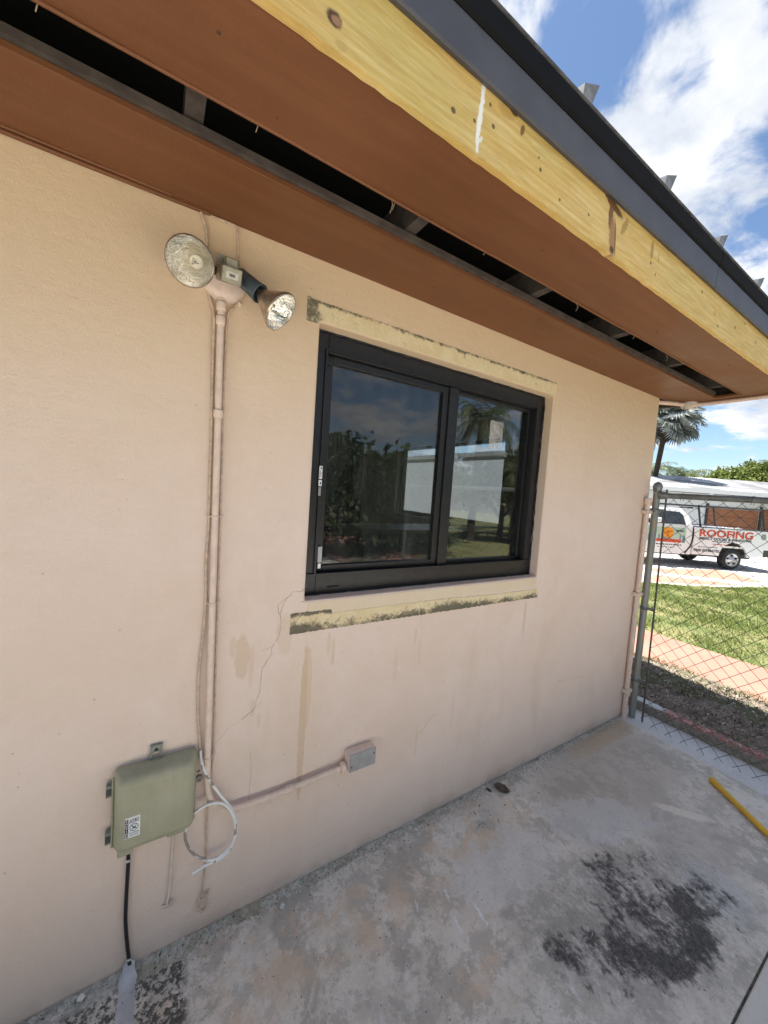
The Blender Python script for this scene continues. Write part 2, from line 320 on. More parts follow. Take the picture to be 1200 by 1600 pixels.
def m_soffit():
    g = G('brown_soffit_paint'); n = g.noise(3, 5, .6); f = g.noise(220, 3); st = g.noise(26, 5, .65, 0, g.map(sc=(.06, 1, 1)))
    c = g.mix(g.ss(n, .3, .7), (.148, .057, .022), (.175, .069, .027)); c = g.mix(g.ss(g.vor(9), .05, .03, 0, .6), c, (.09, .035, .02))
    c = g.mix(g.ss(st, .4, .7, 0, .22), c, (.26, .115, .055)); c = g.mix(g.ss(g.noise(1.1, 6, .7), .5, .7, 0, .3), c, (.11, .05, .028)); return g.done(c, g.ss(n, .3, .7, .45, .65), 0, g.bump(st, .0012, .6, g.bump(f, .0008)), .4)
def m_scar(z0, z1, x0, x1, bottom):
    """old unpainted render where a trim board was taken off; mould along its edges"""
    g = G('bare_render_band'); xx, yy, zz = g.xyz(); n = g.noise(30, 8, .7, .3); n2 = g.noise(9, 6, .7, .4); n3 = g.noise(90, 5, .7)
    c = g.mix(g.ss(n2, .35, .65), (.70, .56, .33), (.76, .65, .43)); c = g.mix(g.ss(n3, .5, .8, 0, .4), c, (.5, .4, .26))
    zt = g.mth('DIVIDE', g.mth('SUBTRACT', zz, z0), z1 - z0); xt = g.mth('DIVIDE', g.mth('SUBTRACT', xx, x0), x1 - x0)
    if bottom:
        e = g.ss(zt, .95, -.05); e2 = g.mth('MULTIPLY', g.ss(xt, .12, .02), g.ss(zt, 1.3, .4)); w = g.mth('ADD', g.mth('MULTIPLY', e, .50), g.mth('MULTIPLY', e2, .2))
        w = g.mth('ADD', w, g.mth('MULTIPLY', g.ss(n2, .4, .65, -.08, .16), g.ss(zt, .5, .2))); w = g.mth('ADD', w, g.mth('MULTIPLY', g.ss(xt, .125, .11), g.ss(zt, .9, 1.15, 0, .42)))
    else:
        e = g.ss(zt, .68, 1.0, 0, .36); e2 = g.mth('MULTIPLY', g.ss(xt, .055, .01), .36); w = g.mth('ADD', g.mth('MAXIMUM', e, e2), g.ss(xt, .45, .1, 0, .05))
    n4 = g.noise(4.5, 6, .7, .3); w = g.mth('ADD', w, g.ss(n4, .35, .65, -.16, .16)); mo = g.ss(g.mth('ADD', g.mth('ADD', g.mth('MULTIPLY', n, .75), .125), g.mth('ADD', w, g.mth('MULTIPLY', g.mth('SUBTRACT', n3, .5), .7))), .60, .98); c = g.mix(g.mth('MULTIPLY', mo, .92), c, g.mix(g.ss(n3, .35, .65), (.03, .026, .02), (.11, .095, .07)))
    c = g.mix(g.mth('MULTIPLY', g.ss(g.mth('ADD', n3, w), .7, .95), .35), c, (.22, .20, .14))
    return g.done(c, .85, 0, g.bump(n, .004), .3)
def m_glass(name, tint, ior=1.5, dust=0.0):
    g = G(name); tr = g.N('ShaderNodeBsdfTransparent'); tr.inputs[0].default_value = (*tint, 1)
    gl = g.N('ShaderNodeBsdfGlossy'); gl.inputs['Roughness'].default_value = 0.0
    lw = g.N('ShaderNodeLayerWeight'); lw.inputs[0].default_value = .5; mx = g.N('ShaderNodeMixShader'); f0 = ((ior - 1) / (ior + 1)) ** 2
    fac = g.mth('ADD', g.mth('MULTIPLY', g.mth('POWER', lw.outputs['Facing'], 5), 1 - f0), f0)     # Schlick, the same from both sides
    g.L(fac, mx.inputs[0]); g.L(tr.outputs[0], mx.inputs[1]); g.L(gl.outputs[0], mx.inputs[2]); last = mx.outputs[0]
    if dust:
        df = g.N('ShaderNodeBsdfDiffuse'); df.inputs[0].default_value = (.5, .5, .48, 1); m2 = g.N('ShaderNodeMixShader')
        n = g.noise(3, 6, .7, 0, g.map(sc=(5, 1, .8))); k = g.mth('MULTIPLY', g.ss(n, .3, .8, .15, 1), dust); g.L(k, m2.inputs[0]); g.L(last, m2.inputs[1]); g.L(df.outputs[0], m2.inputs[2]); last = m2.outputs[0]
    g.L(last, g.out.inputs[0]); return g.m
def m_leaf(name, a, b, c3, rough=.5, back=.25):
    g = G(name); gi = g.N('ShaderNodeNewGeometry'); rnd = gi.outputs['Random Per Island']
    cr = g.N('ShaderNodeValToRGB'); g.L(rnd, cr.inputs[0]); e = cr.color_ramp.elements
    e[0].color = (*a, 1); e[1].color = (*c3, 1); k = e.new(.5); k.color = (*b, 1)
    bs = g.N('ShaderNodeBsdfPrincipled'); g.L(cr.outputs[0], bs.inputs['Base Color']); bs.inputs['Roughness'].default_value = rough; bs.inputs['Specular IOR Level'].default_value = .3
    t = g.N('ShaderNodeBsdfTranslucent'); g.L(cr.outputs[0], t.inputs[0]); mx = g.N('ShaderNodeMixShader'); mx.inputs[0].default_value = back
    g.L(bs.outputs[0], mx.inputs[1]); g.L(t.outputs[0], mx.inputs[2]); g.L(mx.outputs[0], g.out.inputs[0]); return g.m

STUCCO = m_stucco(); PATIO = m_patio(); WOOD = m_wood(); SOFFIT = m_soffit()
BLACKALU = simple('black_bronze_aluminium', (.022, .022, .024), .38, .3, .2, 60)
DRIP = simple('slate_grey_metal', (.060, .060, .072), .5, 0, .12, 8)
DRIPDARK = simple('dark_hem_metal', (.006, .006, .007), .8, 0, .15, 12, 0, .15)
ROOFMETAL = simple('galvanised_roof_metal', (.22, .225, .24), .55, .3, .3, 25)
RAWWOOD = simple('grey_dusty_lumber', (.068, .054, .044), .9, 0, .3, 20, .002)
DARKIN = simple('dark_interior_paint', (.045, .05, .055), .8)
CREAMIN = simple('cream_interior_paint', (.72, .68, .60), .8)
# ------------------------------------------------------------------ ground
def ground_z(x): return 0.0 - min(max((x - 5.4) / 6.0, 0), 1) * .34
def m_lawnbase():
    g = G('lawn_soil'); n = g.noise(1.2, 6, .6); c = g.mix(g.ss(n, .35, .6), (.09, .12, .03), (.20, .19, .08)); c = g.mix(g.ss(g.noise(5, 6, .7), .58, .68, 0, .7), c, (.34, .27, .17))
    return g.done(c, .95, 0, g.bump(g.noise(30, 6), .02))
def m_dirt():
    g = G('leaf_litter_soil'); n = g.noise(9, 7, .7); c = g.mix(g.ss(n, .35, .65), (.12, .09, .07), (.27, .225, .175)); c = g.mix(g.ss(g.noise(2.1, 5), .5, .62, 0, .75), c, (.09, .12, .04))
    c = g.mix(g.ss(g.noise(70, 4, .7), .6, .7, 0, .7), c, (.40, .36, .30)); return g.done(c, .95, 0, g.bump(g.noise(60, 6, .7), .012))
def m_pave(name, a, b, bump=.003):
    g = G(name); n = g.noise(1.5, 7, .65); c = g.mix(g.ss(n, .3, .7), a, b); c = g.mix(g.ss(g.noise(11, 7, .7, .6), .58, .66, 0, .35), c, tuple(x * .7 for x in b))
    c = g.mix(g.ss(g.noise(120, 4, .7), .5, .8, 0, .3), c, tuple(x * .6 for x in a)); return g.done(c, .85, 0, g.bump(g.noise(120, 5, .7), bump), .3)
LAWN = m_lawnbase(); DIRT = m_dirt()
REDWALK = m_pave('faded_red_painted_concrete', (.33, .165, .125), (.38, .21, .16))
WHITECON = m_pave('pale_driveway_concrete', (.42, .41, .39), (.48, .47, .45))
REDBAND = m_pave('red_paver_band', (.36, .18, .13), (.42, .225, .165))
BOUNCECON = m_pave('pale_bounce_concrete', (.62, .59, .54), (.70, .665, .61), .004)  # mostly unseen slab, made pale to bounce sun onto the shaded wall and patio
KERB = m_pave('weathered_kerb_concrete', (.20, .18, .155), (.30, .275, .24), .006)

def gridsheet(name, x0, x1, y0, y1, nx, ny, zf, mat, **p):
    xs = np.linspace(x0, x1, nx); ys = np.linspace(y0, y1, ny); X, Y = np.meshgrid(xs, ys, indexing='ij')
    Z = np.array([[zf(a, b) for b in ys] for a in xs]); V = np.stack([X, Y, Z], -1).reshape(-1, 3)
    i, j = np.meshgrid(np.arange(nx - 1), np.arange(ny - 1), indexing='ij'); a = (i * ny + j).ravel()
    return fastmesh(name, V, np.stack([a, a + ny, a + ny + 1, a + 1], 1), mat, smooth=True, **p)
mk('ground', MB().quad((-900, -900, -.40), (900, -900, -.40), (900, 900, -.40), (-900, 900, -.40)), m_pave('far_ground', (.14, .16, .07), (.2, .2, .1)), kind='structure')
# patio slab, its joint and the neighbouring slab
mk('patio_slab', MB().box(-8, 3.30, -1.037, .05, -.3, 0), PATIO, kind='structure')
g = MB().box(-8, 3.30, -9.0, -1.043, -.3, -.002); mk('yard_bounce_slab', g, BOUNCECON, bevel=.006, kind='structure')
mk('slab_joint_soil', MB().box(-8, 3.30, -1.055, -1.03, -.3, -.008), simple('joint_soil', (.10, .09, .065), .95, 0, .6, 60), kind='structure')
# rough mortar skirt along the wall foot
def skirt():
    xs = np.arange(-1.2, 3.08, .006); prof = [(0.004, .020), (-.006, .022), (-.018, .016), (-.032, .011), (-.045, .005), (-.062, -.003)]
    V = []; 
    h = np.interp(xs, np.arange(-1.2, 3.3, .03), rng.uniform(.3, 1.0, 150)); h2 = np.interp(xs, np.arange(-1.2, 3.3, .11), rng.uniform(.45, 1.15, 41))
    for i, x in enumerate(xs):
        for k, (y, z) in enumerate(prof):
            j = rng.normal(0, .0022, 3); V.append((x + j[0], y * (1 if k < 2 else h2[i] * np.interp(x, [.4, 1.3], [.85, .42])) + j[1], z * (h[i] * .6 + h2[i] * .4) * .8 * np.interp(x, [.4, 1.3], [1, .6]) + (j[2] if z > 0 else 0)))
    n = len(prof); a = np.array([i * n + j for i in range(len(xs) - 1) for j in range(n - 1)])
    g = G('gravelly_mortar'); nn = g.noise(70, 6, .75); c = g.mix(g.ss(nn, .35, .65), (.36, .335, .28), (.66, .62, .53)); c = g.mix(g.ss(g.noise(150, 4, .7), .55, .68, 0, .8), c, (.10, .09, .07)); c = g.mix(g.ss(g.noise(5, 5), .5, .6, 0, .5), c, (.32, .27, .18))
    fastmesh('mortar_skirt', np.array(V), np.stack([a, a + n, a + n + 1, a + 1], 1), g.done(c, .95, 0, g.bump(nn, .006)), kind='structure')
skirt()
# kerb, dirt strip, red walk, lawn, drive and street
def kerb():
    b = MB(); ys = np.linspace(.35, -7, 220); V = []
    for y in ys:
        w = .004 * rng.normal(size=6)
        V += [(3.285 + w[0], y, -.02), (3.283 + w[1], y, .062 + w[2]), (3.297, y, .074 + w[2]), (3.352 + w[3], y, .078 + w[4]), (3.368 + w[5], y, .05), (3.37, y, -.03)]
    n = 6; F = [(i * n + j, (i + 1) * n + j, (i + 1) * n + j + 1, i * n + j + 1) for i in range(len(ys) - 1) for j in range(n - 1)]
    g = G('kerb_concrete'); xx, yy, zz = g.xyz(); n1 = g.noise(35, 7, .7); c = g.mix(g.ss(n1, .35, .65), (.17, .155, .13), (.30, .28, .245))
    c = g.mix(g.mth('MULTIPLY', g.ss(zz, .068, .074), g.ss(yy, -.28, -.18)), c, (.55, .56, .56))
    c = g.mix(g.mth('MULTIPLY', g.mth('MULTIPLY', g.ss(zz, .055, .07), g.ss(yy, -.14, -.22)), g.ss(n1, .42, .5)), c, (.34, .11, .09))
    c = g.mix(g.mth('MULTIPLY', g.mth('MULTIPLY', g.ss(zz, .055, .07), g.ss(yy, -.14, -.22)), g.ss(n1, .54, .58)), c, (.5, .4, .37))
    b.add(V, F); mk('kerb', b, g.done(c, .9, 0, g.bump(n1, .006)), kind='structure')
kerb()
gridsheet('soil_strip', 3.36, 4.42, -7, 6, 40, 300, lambda x, y: .03 + .012 * math.sin(x * 9 + y * 5) + .012 * random.random(), DIRT, kind='structure')
WX = lambda y: 4.40 + .04 * math.sin(y * 2)
mk('red_walkway', MB().box(4.40, 5.35, -12, 12, -.2, .038), REDWALK, bevel=.006, kind='structure')
gridsheet('lawn', 5.35, 20, -14, 14, 110, 200, lambda x, y: .028 + ground_z(x) + .012 * math.sin(x * 3.1) * math.sin(y * 2.3) - (.22 if x > 8.6 and y > 3.55 - (x - 8.9) * .375 else 0), LAWN, kind='structure')
def polysheet(name, pts, z, mat, th=.0):
    b = MB(); 
    if th: b.prism([(x, y, z - th) for x, y in pts], (0, 0, 0), (0, 0, th))
    else: b.add([(x, y, z) for x, y in pts], [tuple(range(len(pts)))])
    return mk(name, b, mat, kind='structure')
# pale concrete drive, road side of the line that ends the lawn
polysheet('driveway', [(8.9, 3.35), (10.25, 2.85), (11.9, 2.24), (13.15, 1.76), (14.6, 1.30), (17.5, .6), (26, -2.5), (34, 4), (24, 22), (6, 18)], -.312, WHITECON, .2)
polysheet('red_border_band', [(10.9, 3.05), (12.2, 2.33), (13.25, 1.92), (13.2, 2.3), (12.6, 2.9), (12.2, 3.5)], -.307, REDBAND)
polysheet('red_paver_band', [(13.0, 4.1), (15.8, 3.15), (15.6, 2.6), (14.75, 1.85), (14.3, 1.97), (13.5, 2.72), (12.7, 3.6)], -.307, REDBAND)
polysheet('street', [(30, -60), (70, -60), (70, -20), (36, -4)], -.36, m_pave('asphalt', (.05, .05, .05), (.07, .07, .07)), .02)

# ------------------------------------------------------------------ house
house = thing('house', 'peach stucco house corner with brown soffit, yellow fascia board and black window', 'house')
XC = 3.12; WT = .20
b = MB()
def wallquads(b, x0, x1, z0, z1, hx0, hx1, hz0, hz1, y0, y1):
    for a in [(x0, hx0, z0, z1), (hx1, x1, z0, z1), (hx0, hx1, z0, hz0), (hx0, hx1, hz1, z1)]:
        b.box(a[0], a[1], y0, y1, a[2], a[3])
# front wall with opening, as one ring of faces (no internal seams on the face)
def ringwall(b, u0, u1, z0, z1, h0, h1, hz0, hz1, f):
    """f(u,z,side) gives a 3-D point; side 0 outer face, 1 inner face"""
    o = [(u0, z0), (u1, z0), (u1, z1), (u0, z1)]; h = [(h0, hz0), (h1, hz0), (h1, hz1), (h0, hz1)]; V = []
    for s in (0, 1): V += [f(*p, s) for p in o] + [f(*p, s) for p in h]
    F = []
    for s, k in ((0, 0), (1, 8)):
        for i in range(4):
            q = (k + i, k + (i + 1) % 4, k + 4 + (i + 1) % 4, k + 4 + i); F.append(q if s == 0 else q[::-1])
    for i in range(4):
        F.append((i, 8 + i, 8 + (i + 1) % 4, (i + 1) % 4)); F.append((4 + i, 4 + (i + 1) % 4, 12 + (i + 1) % 4, 12 + i))
    b.add(V, F)
ringwall(b, -6, XC, -.3, 2.50, .49, 1.878, 1.158, 2.183, lambda u, z, s: (u, 0 if s == 0 else WT, z))
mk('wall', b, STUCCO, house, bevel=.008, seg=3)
b = MB(); ringwall(b, WT + .003, 5.5, -.3, 2.50, 1.25, 3.16, 1.27, 2.20, lambda u, z, s: (XC - .002 if s == 0 else XC - .16, u, z))
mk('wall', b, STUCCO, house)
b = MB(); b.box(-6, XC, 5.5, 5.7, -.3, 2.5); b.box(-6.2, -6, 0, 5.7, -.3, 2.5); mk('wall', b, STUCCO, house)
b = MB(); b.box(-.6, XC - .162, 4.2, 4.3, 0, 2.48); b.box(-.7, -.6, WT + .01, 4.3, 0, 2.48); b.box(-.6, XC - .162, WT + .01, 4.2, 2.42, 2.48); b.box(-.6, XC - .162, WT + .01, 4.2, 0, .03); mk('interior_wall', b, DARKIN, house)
b = MB(); b.box(XC - .175, XC - .163, 3.16, 3.52, 1.2, 2.27); b.box(XC - .175, XC - .163, 1.0, 3.16, 1.19, 1.268); mk('window_casing', b, CREAMIN, house)
# interior (end-wall) window
w2 = MB(); 
for a in [(1.25, 1.30, 1.27, 2.2), (3.10, 3.16, 1.27, 2.2), (1.30, 3.10, 1.27, 1.32), (1.30, 3.10, 2.165, 2.2)]: w2.box(XC - .10, XC - .05, a[0], a[1], a[2], a[3])
w2 = mk('window', w2, BLACKALU, house)
mk('pane', MB().box(XC - .078, XC - .072, 1.30, 3.10, 1.32, 2.165), m_glass('tinted_pane_glass', (.84, .87, .88)), w2)
# soffit
SZ = 2.393; XE = 3.42
mk('soffit_panel', MB().box(-6, XE, -.250, -.002, SZ, SZ + .016), SOFFIT, house, bevel=.002)
mk('soffit_panel', MB().box(-6, XE, -.603, -.385, SZ, SZ + .016), SOFFIT, house, bevel=.002)
NAILH = simple('rusty_nail_head', (.07, .03, .018), .8)
for x, y in [(.075, -.52), (1.03, -.50), (1.92, -.46), (2.62, -.52), (.9, -.12), (2.1, -.09), (-.5, -.52), (1.5, -.12), (2.9, -.5)]:
    mk('nail', MB().lathe((x, y, SZ), (0, 0, -1), [(0, .004), (.0012, .0032), (.0014, 0)], 8), NAILH, house)
mk('soffit_panel', MB().box(3.325, XE, -.385, -.250, SZ + .0005, SZ + .0155), SOFFIT, house)
b = MB(); b.tube([(x, -.388, SZ - .001 + .0015 * math.sin(x * 7)) for x in np.linspace(-6, 3.325, 80)], .0045, 6); mk('soffit_trim', b, SOFFIT, house)
b = MB(); b.tube([(x, -.008, SZ - .003 + .003 * math.sin(x * 5.1)) for x in np.linspace(-4, .12, 60)], .006, 6); b.tube([(x, -.022, SZ - .002 + .002 * math.sin(x * 4.1 + 1)) for x in np.linspace(-4, .02, 60)], .004, 6); mk('caulk_bead', b, SOFFIT, house)
# framing above the slot
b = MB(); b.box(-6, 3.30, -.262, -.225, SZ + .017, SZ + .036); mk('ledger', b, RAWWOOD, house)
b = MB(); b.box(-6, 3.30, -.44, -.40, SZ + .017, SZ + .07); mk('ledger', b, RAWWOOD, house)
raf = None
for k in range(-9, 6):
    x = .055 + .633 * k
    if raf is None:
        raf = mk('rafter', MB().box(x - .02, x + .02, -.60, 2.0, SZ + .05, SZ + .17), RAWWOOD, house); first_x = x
    else:
        o = raf.copy(); o.location.x += x - first_x; COL.objects.link(o)
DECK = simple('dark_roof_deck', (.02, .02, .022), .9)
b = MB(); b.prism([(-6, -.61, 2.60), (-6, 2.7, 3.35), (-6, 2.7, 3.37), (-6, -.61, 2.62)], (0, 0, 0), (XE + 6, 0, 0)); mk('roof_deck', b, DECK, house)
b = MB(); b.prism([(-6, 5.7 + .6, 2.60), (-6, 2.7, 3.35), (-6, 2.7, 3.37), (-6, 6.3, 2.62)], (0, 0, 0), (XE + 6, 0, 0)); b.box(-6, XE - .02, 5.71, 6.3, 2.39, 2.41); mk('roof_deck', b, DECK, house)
# loose threads and nail bits hanging in the slot
b = MB()
for x, y, l in [(.17, -.375, .03), (.535, -.37, .045), (.54, -.373, .035), (.9, -.37, .02), (1.45, -.36, .03), (-.2, -.375, .03), (1.9, -.37, .025), (2.3, -.35, .03)]:
    b.tube([(x, y, SZ + .02), (x + .006, y - .004, SZ + .02 - l * .5), (x + .002, y, SZ + .02 - l)], .0011, 4)
mk('thread', b, simple('pale_thread', (.45, .36, .25), .8), house, kind='stuff')
# fascia with a slightly ragged lower edge
b = MB(); xs = np.arange(-4, XE + .03, .03); V = []
for x in xs:
    j = rng.normal(0, .0009) + .002 * math.sin(x * 2.2)
    V += [(x, -.621, SZ - .006 + j), (x, -.621, 2.60), (x, -.604, 2.60), (x, -.604, SZ - .005 + j)]
F = [(i * 4 + j, (i + 1) * 4 + j, (i + 1) * 4 + (j + 1) % 4, i * 4 + (j + 1) % 4) for i in range(len(xs) - 1) for j in range(4)]
b.add(V, F); mk('fascia_board', b, WOOD, house)
# drip edge (two lengths), dark hem, roof sheet and ribs
for x0, x1 in [(-6, 1.975), (1.978, XE + .03)]:
    b = MB(); b.prism([(x0, -.6215, 2.541), (x0, -.634, 2.536), (x0, -.638, 2.541), (x0, -.641, 2.622), (x0, -.6215, 2.622)], (0, 0, 0), (x1 - x0, 0, 0)); mk('drip_edge', b, DRIP, house, bevel=.0015)
    b = MB(); b.prism([(x0, -.642, 2.624), (x0, -.648, 2.629), (x0, -.652, 2.676), (x0, -.645, 2.684), (x0, -.60, 2.697), (x0, -.60, 2.624)], (0, 0, 0), (x1 - x0, 0, 0)); mk('drip_edge', b, DRIPDARK, house, bevel=.002)
sl = .225
b = MB(); b.prism([(-6, -.652, 2.688), (-6, 2.7, 2.688 + 3.352 * sl), (-6, 2.7, 2.698 + 3.352 * sl), (-6, -.648, 2.694)], (0, 0, 0), (XE + 6.05, 0, 0)); mk('roof_sheet', b, ROOFMETAL, house)
b = MB(); b.prism([(-6, 6.35, 2.688), (-6, 2.7, 2.688 + 3.352 * sl), (-6, 2.7, 2.698 + 3.352 * sl), (-6, 6.35, 2.694)], (0, 0, 0), (XE + 6.05, 0, 0)); mk('roof_sheet', b, ROOFMETAL, house)
rib = None
for k in range(-12, 6):
    x = .945 + .487 * k
    if x > XE - .05: break
    if rib is None:
        b = MB(); V = []
        for y in (-.652, 2.6):
            z = 2.692 + (y + .652) * sl; V += [(x, y, z - .004), (x - .002, y - .004 * (y < 0), z + .020), (x + .058, y - .008 * (y < 0), z + .045), (x + .044, y, z - .004)]
        b.add(V, [(0, 1, 2, 3), (4, 7, 6, 5), (0, 4, 5, 1), (1, 5, 6, 2), (2, 6, 7, 3)]); rib = mk('roof_rib', b, ROOFMETAL, house); fx = x
    else:
        o = rib.copy(); o.location.x += x - fx; COL.objects.link(o)
# gable rake board
b = MB(); b.prism([(XE + .001, -.60, 2.395), (XE + .001, -.60, 2.69), (XE + .001, 2.7, 3.43), (XE + .001, 6.3, 2.69), (XE + .001, 6.3, 2.395)], (0, 0, 0), (.035, 0, 0)); mk('rake_board', b, RAWWOOD, house)
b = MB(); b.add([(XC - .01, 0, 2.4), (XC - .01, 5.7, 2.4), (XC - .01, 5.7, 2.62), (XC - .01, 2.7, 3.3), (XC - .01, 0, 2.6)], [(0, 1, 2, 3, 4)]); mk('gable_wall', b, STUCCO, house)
# bare render bands above and below the window
def band(x0, x1, z0, z1, bottom, notch=None):
    b = MB(); xs = np.arange(x0, x1 + .001, .007); V = []
    for i, x in enumerate(xs):
        a = z0 + rng.normal(0, .0012); t = z1 + rng.normal(0, .0014)
        if notch: a, t = notch(x, a, t)
        V += [(x, -.0028, a), (x, -.0028, t), (x, .002, t), (x, .002, a)]
    F = [(i * 4 + j, (i + 1) * 4 + j, (i + 1) * 4 + (j + 1) % 4, i * 4 + (j + 1) % 4) for i in range(len(xs) - 1) for j in range(4)]
    F += [(0, 1, 2, 3), tuple(len(V) - 4 + i for i in (3, 2, 1, 0))]
    b.add(V, F); return mk('render_band', b, m_scar(z0, z1, x0, x1, bottom), house)
band(.438, 1.888, 2.187, 2.253, False, lambda x, a, t: (a - (.012 if x < .485 else 0), t + (.006 if x < .45 else 0)))
band(.438, 1.897, 1.036, 1.098, True, lambda x, a, t: (a, t + (.016 if x < .60 else 0) + (-.012 if x > 1.2 else 0) * min(1, (x - 1.2) * 3) if x > 1.2 else t + (.016 if x < .60 else 0)))
b = MB(); b.box(.50, 1.87, -.0012, .001, 1.098, 1.150)
g = G('thin_cream_wash'); c = g.mix(g.ss(g.noise(12, 6, .7), .35, .65), (.70, .56, .40), (.70, .59, .44)); mk('render_band', b, g.done(c, .85, 0, g.bump(g.noise(60), .002)), house)
b = MB(); b.box(1.325, 1.333, -.0045, -.002, 2.19, 2.25); b.box(1.345, 1.350, -.0045, -.002, 2.195, 2.25); mk('mortar_ridge', b, simple('cream_mortar', (.70, .60, .42), .85), house)
# cracks as hairline geometry
CRACK = simple('crack_shadow', (.30, .22, .165), .9)
def hair(pts, w):
    P = []
    for i in range(len(pts) - 1):
        (x0, z0), (x1, z1) = pts[i], pts[i + 1]
        for t in np.linspace(0, 1, 5)[:-1]: P.append((x0 + (x1 - x0) * t + rng.normal(0, .0012), z0 + (z1 - z0) * t + rng.normal(0, .0012)))
    P.append(pts[-1]); b = MB(); V = []
    for i, (x, z) in enumerate(P):
        q = P[min(i + 1, len(P) - 1)]; p = P[max(i - 1, 0)]; dx, dz = q[0] - p[0], q[1] - p[1]; l = math.hypot(dx, dz) + 1e-9; ww = w * random.uniform(.4, 1.1)
        V += [(x - dz / l * ww, -.0007, z + dx / l * ww), (x + dz / l * ww, -.0007, z - dx / l * ww)]
    b.add(V, [(2 * i, 2 * i + 1, 2 * i + 3, 2 * i + 2) for i in range(len(P) - 1)]); mk('wall_crack', b, CRACK, house)
hair([(.496, 1.219), (.475, 1.195), (.443, 1.198), (.422, 1.177), (.405, 1.14), (.397, 1.12), (.404, 1.091), (.398, 1.032), (.375, 1.001), (.373, .973), (.343, .926), (.338, .842), (.32, .777), (.278, .751)], .0008)
hair([(.422, 1.177), (.387, 1.153), (.392, 1.125), (.400, 1.105)], .0008)
hair([(.318, .777), (.278, .748), (.24, .735), (.228, .72), (.191, .686)], .0004); hair([(.345, .80), (.32, .777), (.315, .765)], .0006)
hair([(.375, 1.001), (.34, .992)], .0005); hair([(2.177, .466), (2.3, .45), (2.505, .438)], .0008); hair([(.25, .40), (.36, .425), (.5, .45), (.66, .47)], .0005)
hair([(.315, .62), (.322, .53), (.318, .43)], .0006); hair([(1.10, .45), (1.18, .53)], .0007)

# front window
WIN_F = BLACKALU
wf = MB()
wf.box(.492, .552, .060, .150, 1.160, 2.181); wf.box(1.812, 1.876, .060, .150, 1.160, 2.181)
wf.box(.552, 1.812, .060, .150, 2.108, 2.181); wf.box(.552, 1.812, .060, .150, 1.160, 1.245)
wf.box(1.186, 1.243, .072, .140, 1.245, 2.108)
win = mk('window', wf, WIN_F, house, bevel=.0025)
mk('frame_flange', MB().box(.540, .548, .052, .0605, 1.245, 2.112).box(1.812, 1.818, .052, .0605, 1.245, 2.112).box(.540, 1.818, .052, .0605, 2.112, 2.119).box(.50, 1.85, .05, .0605, 1.240, 1.246), WIN_F, win)
sx = MB(); sx.box(.553, .584, .082, .112, 1.247, 2.106); sx.box(1.152, 1.185, .082, .112, 1.247, 2.106); sx.box(.584, 1.152, .082, .112, 2.078, 2.106); sx.box(.584, 1.152, .082, .112, 1.247, 1.272)
mk('sash', sx, WIN_F, win, bevel=.002)
bd = MB(); bd.box(1.243, 1.262, .092, .118, 1.246, 2.107); bd.box(1.797, 1.811, .092, .118, 1.246, 2.107); bd.box(1.262, 1.797, .092, .118, 2.090, 2.107); bd.box(1.262, 1.797, .092, .118, 1.246, 1.264)
mk('glazing_bead', bd, WIN_F, win, bevel=.002)
mk('pane', MB().box(.584, 1.152, .096, .101, 1.272, 2.078), m_glass('sliding_pane_glass', (.76, .79, .80), 1.62, .05), win)
mk('pane', MB().box(1.262, 1.797, .104, .109, 1.264, 2.090), m_glass('fixed_pane_glass', (.80, .83, .84), 2.0, .02), win)
LT = simple('white_label', (.75, .76, .76), .5); TX = simple('label_ink', (.04, .04, .05), .6)
lb = mk('label', MB().box(.538, .551, .0512, .0517, 1.622, 1.672), LT, win); mk('label', MB().box(.538, .551, .0512, .0517, 1.594, 1.617), LT, win)
mk('label', MB().box(.539, .549, .0512, .0517, 1.556, 1.590), simple('grey_tape', (.30, .30, .31), .5), win)
b = MB(); b.box(.5405, .5425, .0503, .0512, 1.626, 1.655); b.box(.5455, .5470, .0503, .0512, 1.630, 1.650); b.box(.543, .548, .0503, .0512, 1.660, 1.668); b.box(.543, .548, .0503, .0512, 1.600, 1.610); mk('label_print', b, TX, win)
mk('latch', MB().box(.558, .577, .068, .082, 1.287, 1.352), simple('grey_latch_plastic', (.42, .43, .45), .4), win, bevel=.002)
mk('latch', MB().box(.560, .574, .066, .080, 1.262, 1.284), simple('steel_screw', (.5, .5, .5), .35, .8), win, bevel=.002)
mk('corner_block', MB().box(.554, .580, .070, .082, 2.068, 2.096), simple('black_plastic', (.012, .012, .013), .5), win, bevel=.003)
SLOT = simple('slot_dark', (.004, .004, .004), .8)
mk('weep_slot', MB().box(.602, .656, .0585, .0605, 1.184, 1.191), SLOT, win); mk('weep_slot', MB().box(1.70, 1.752, .0585, .0605, 1.194, 1.199), SLOT, win)
# clear protective film leftover on the fixed pane
g = G('cloudy_film'); tr = g.N('ShaderNodeBsdfTransparent'); df = g.N('ShaderNodeBsdfDiffuse'); df.inputs[0].default_value = (.7, .7, .68, 1); mx = g.N('ShaderNodeMixShader')
g.L(g.ss(g.noise(14, 5, .6), .3, .7, .10, .42), mx.inputs[0]); g.L(tr.outputs[0], mx.inputs[1]); g.L(df.outputs[0], mx.inputs[2]); g.L(mx.outputs[0], g.out.inputs[0])
mk('film', MB().box(1.505, 1.607, .1030, .1035, 1.853, 2.003), g.m, win)
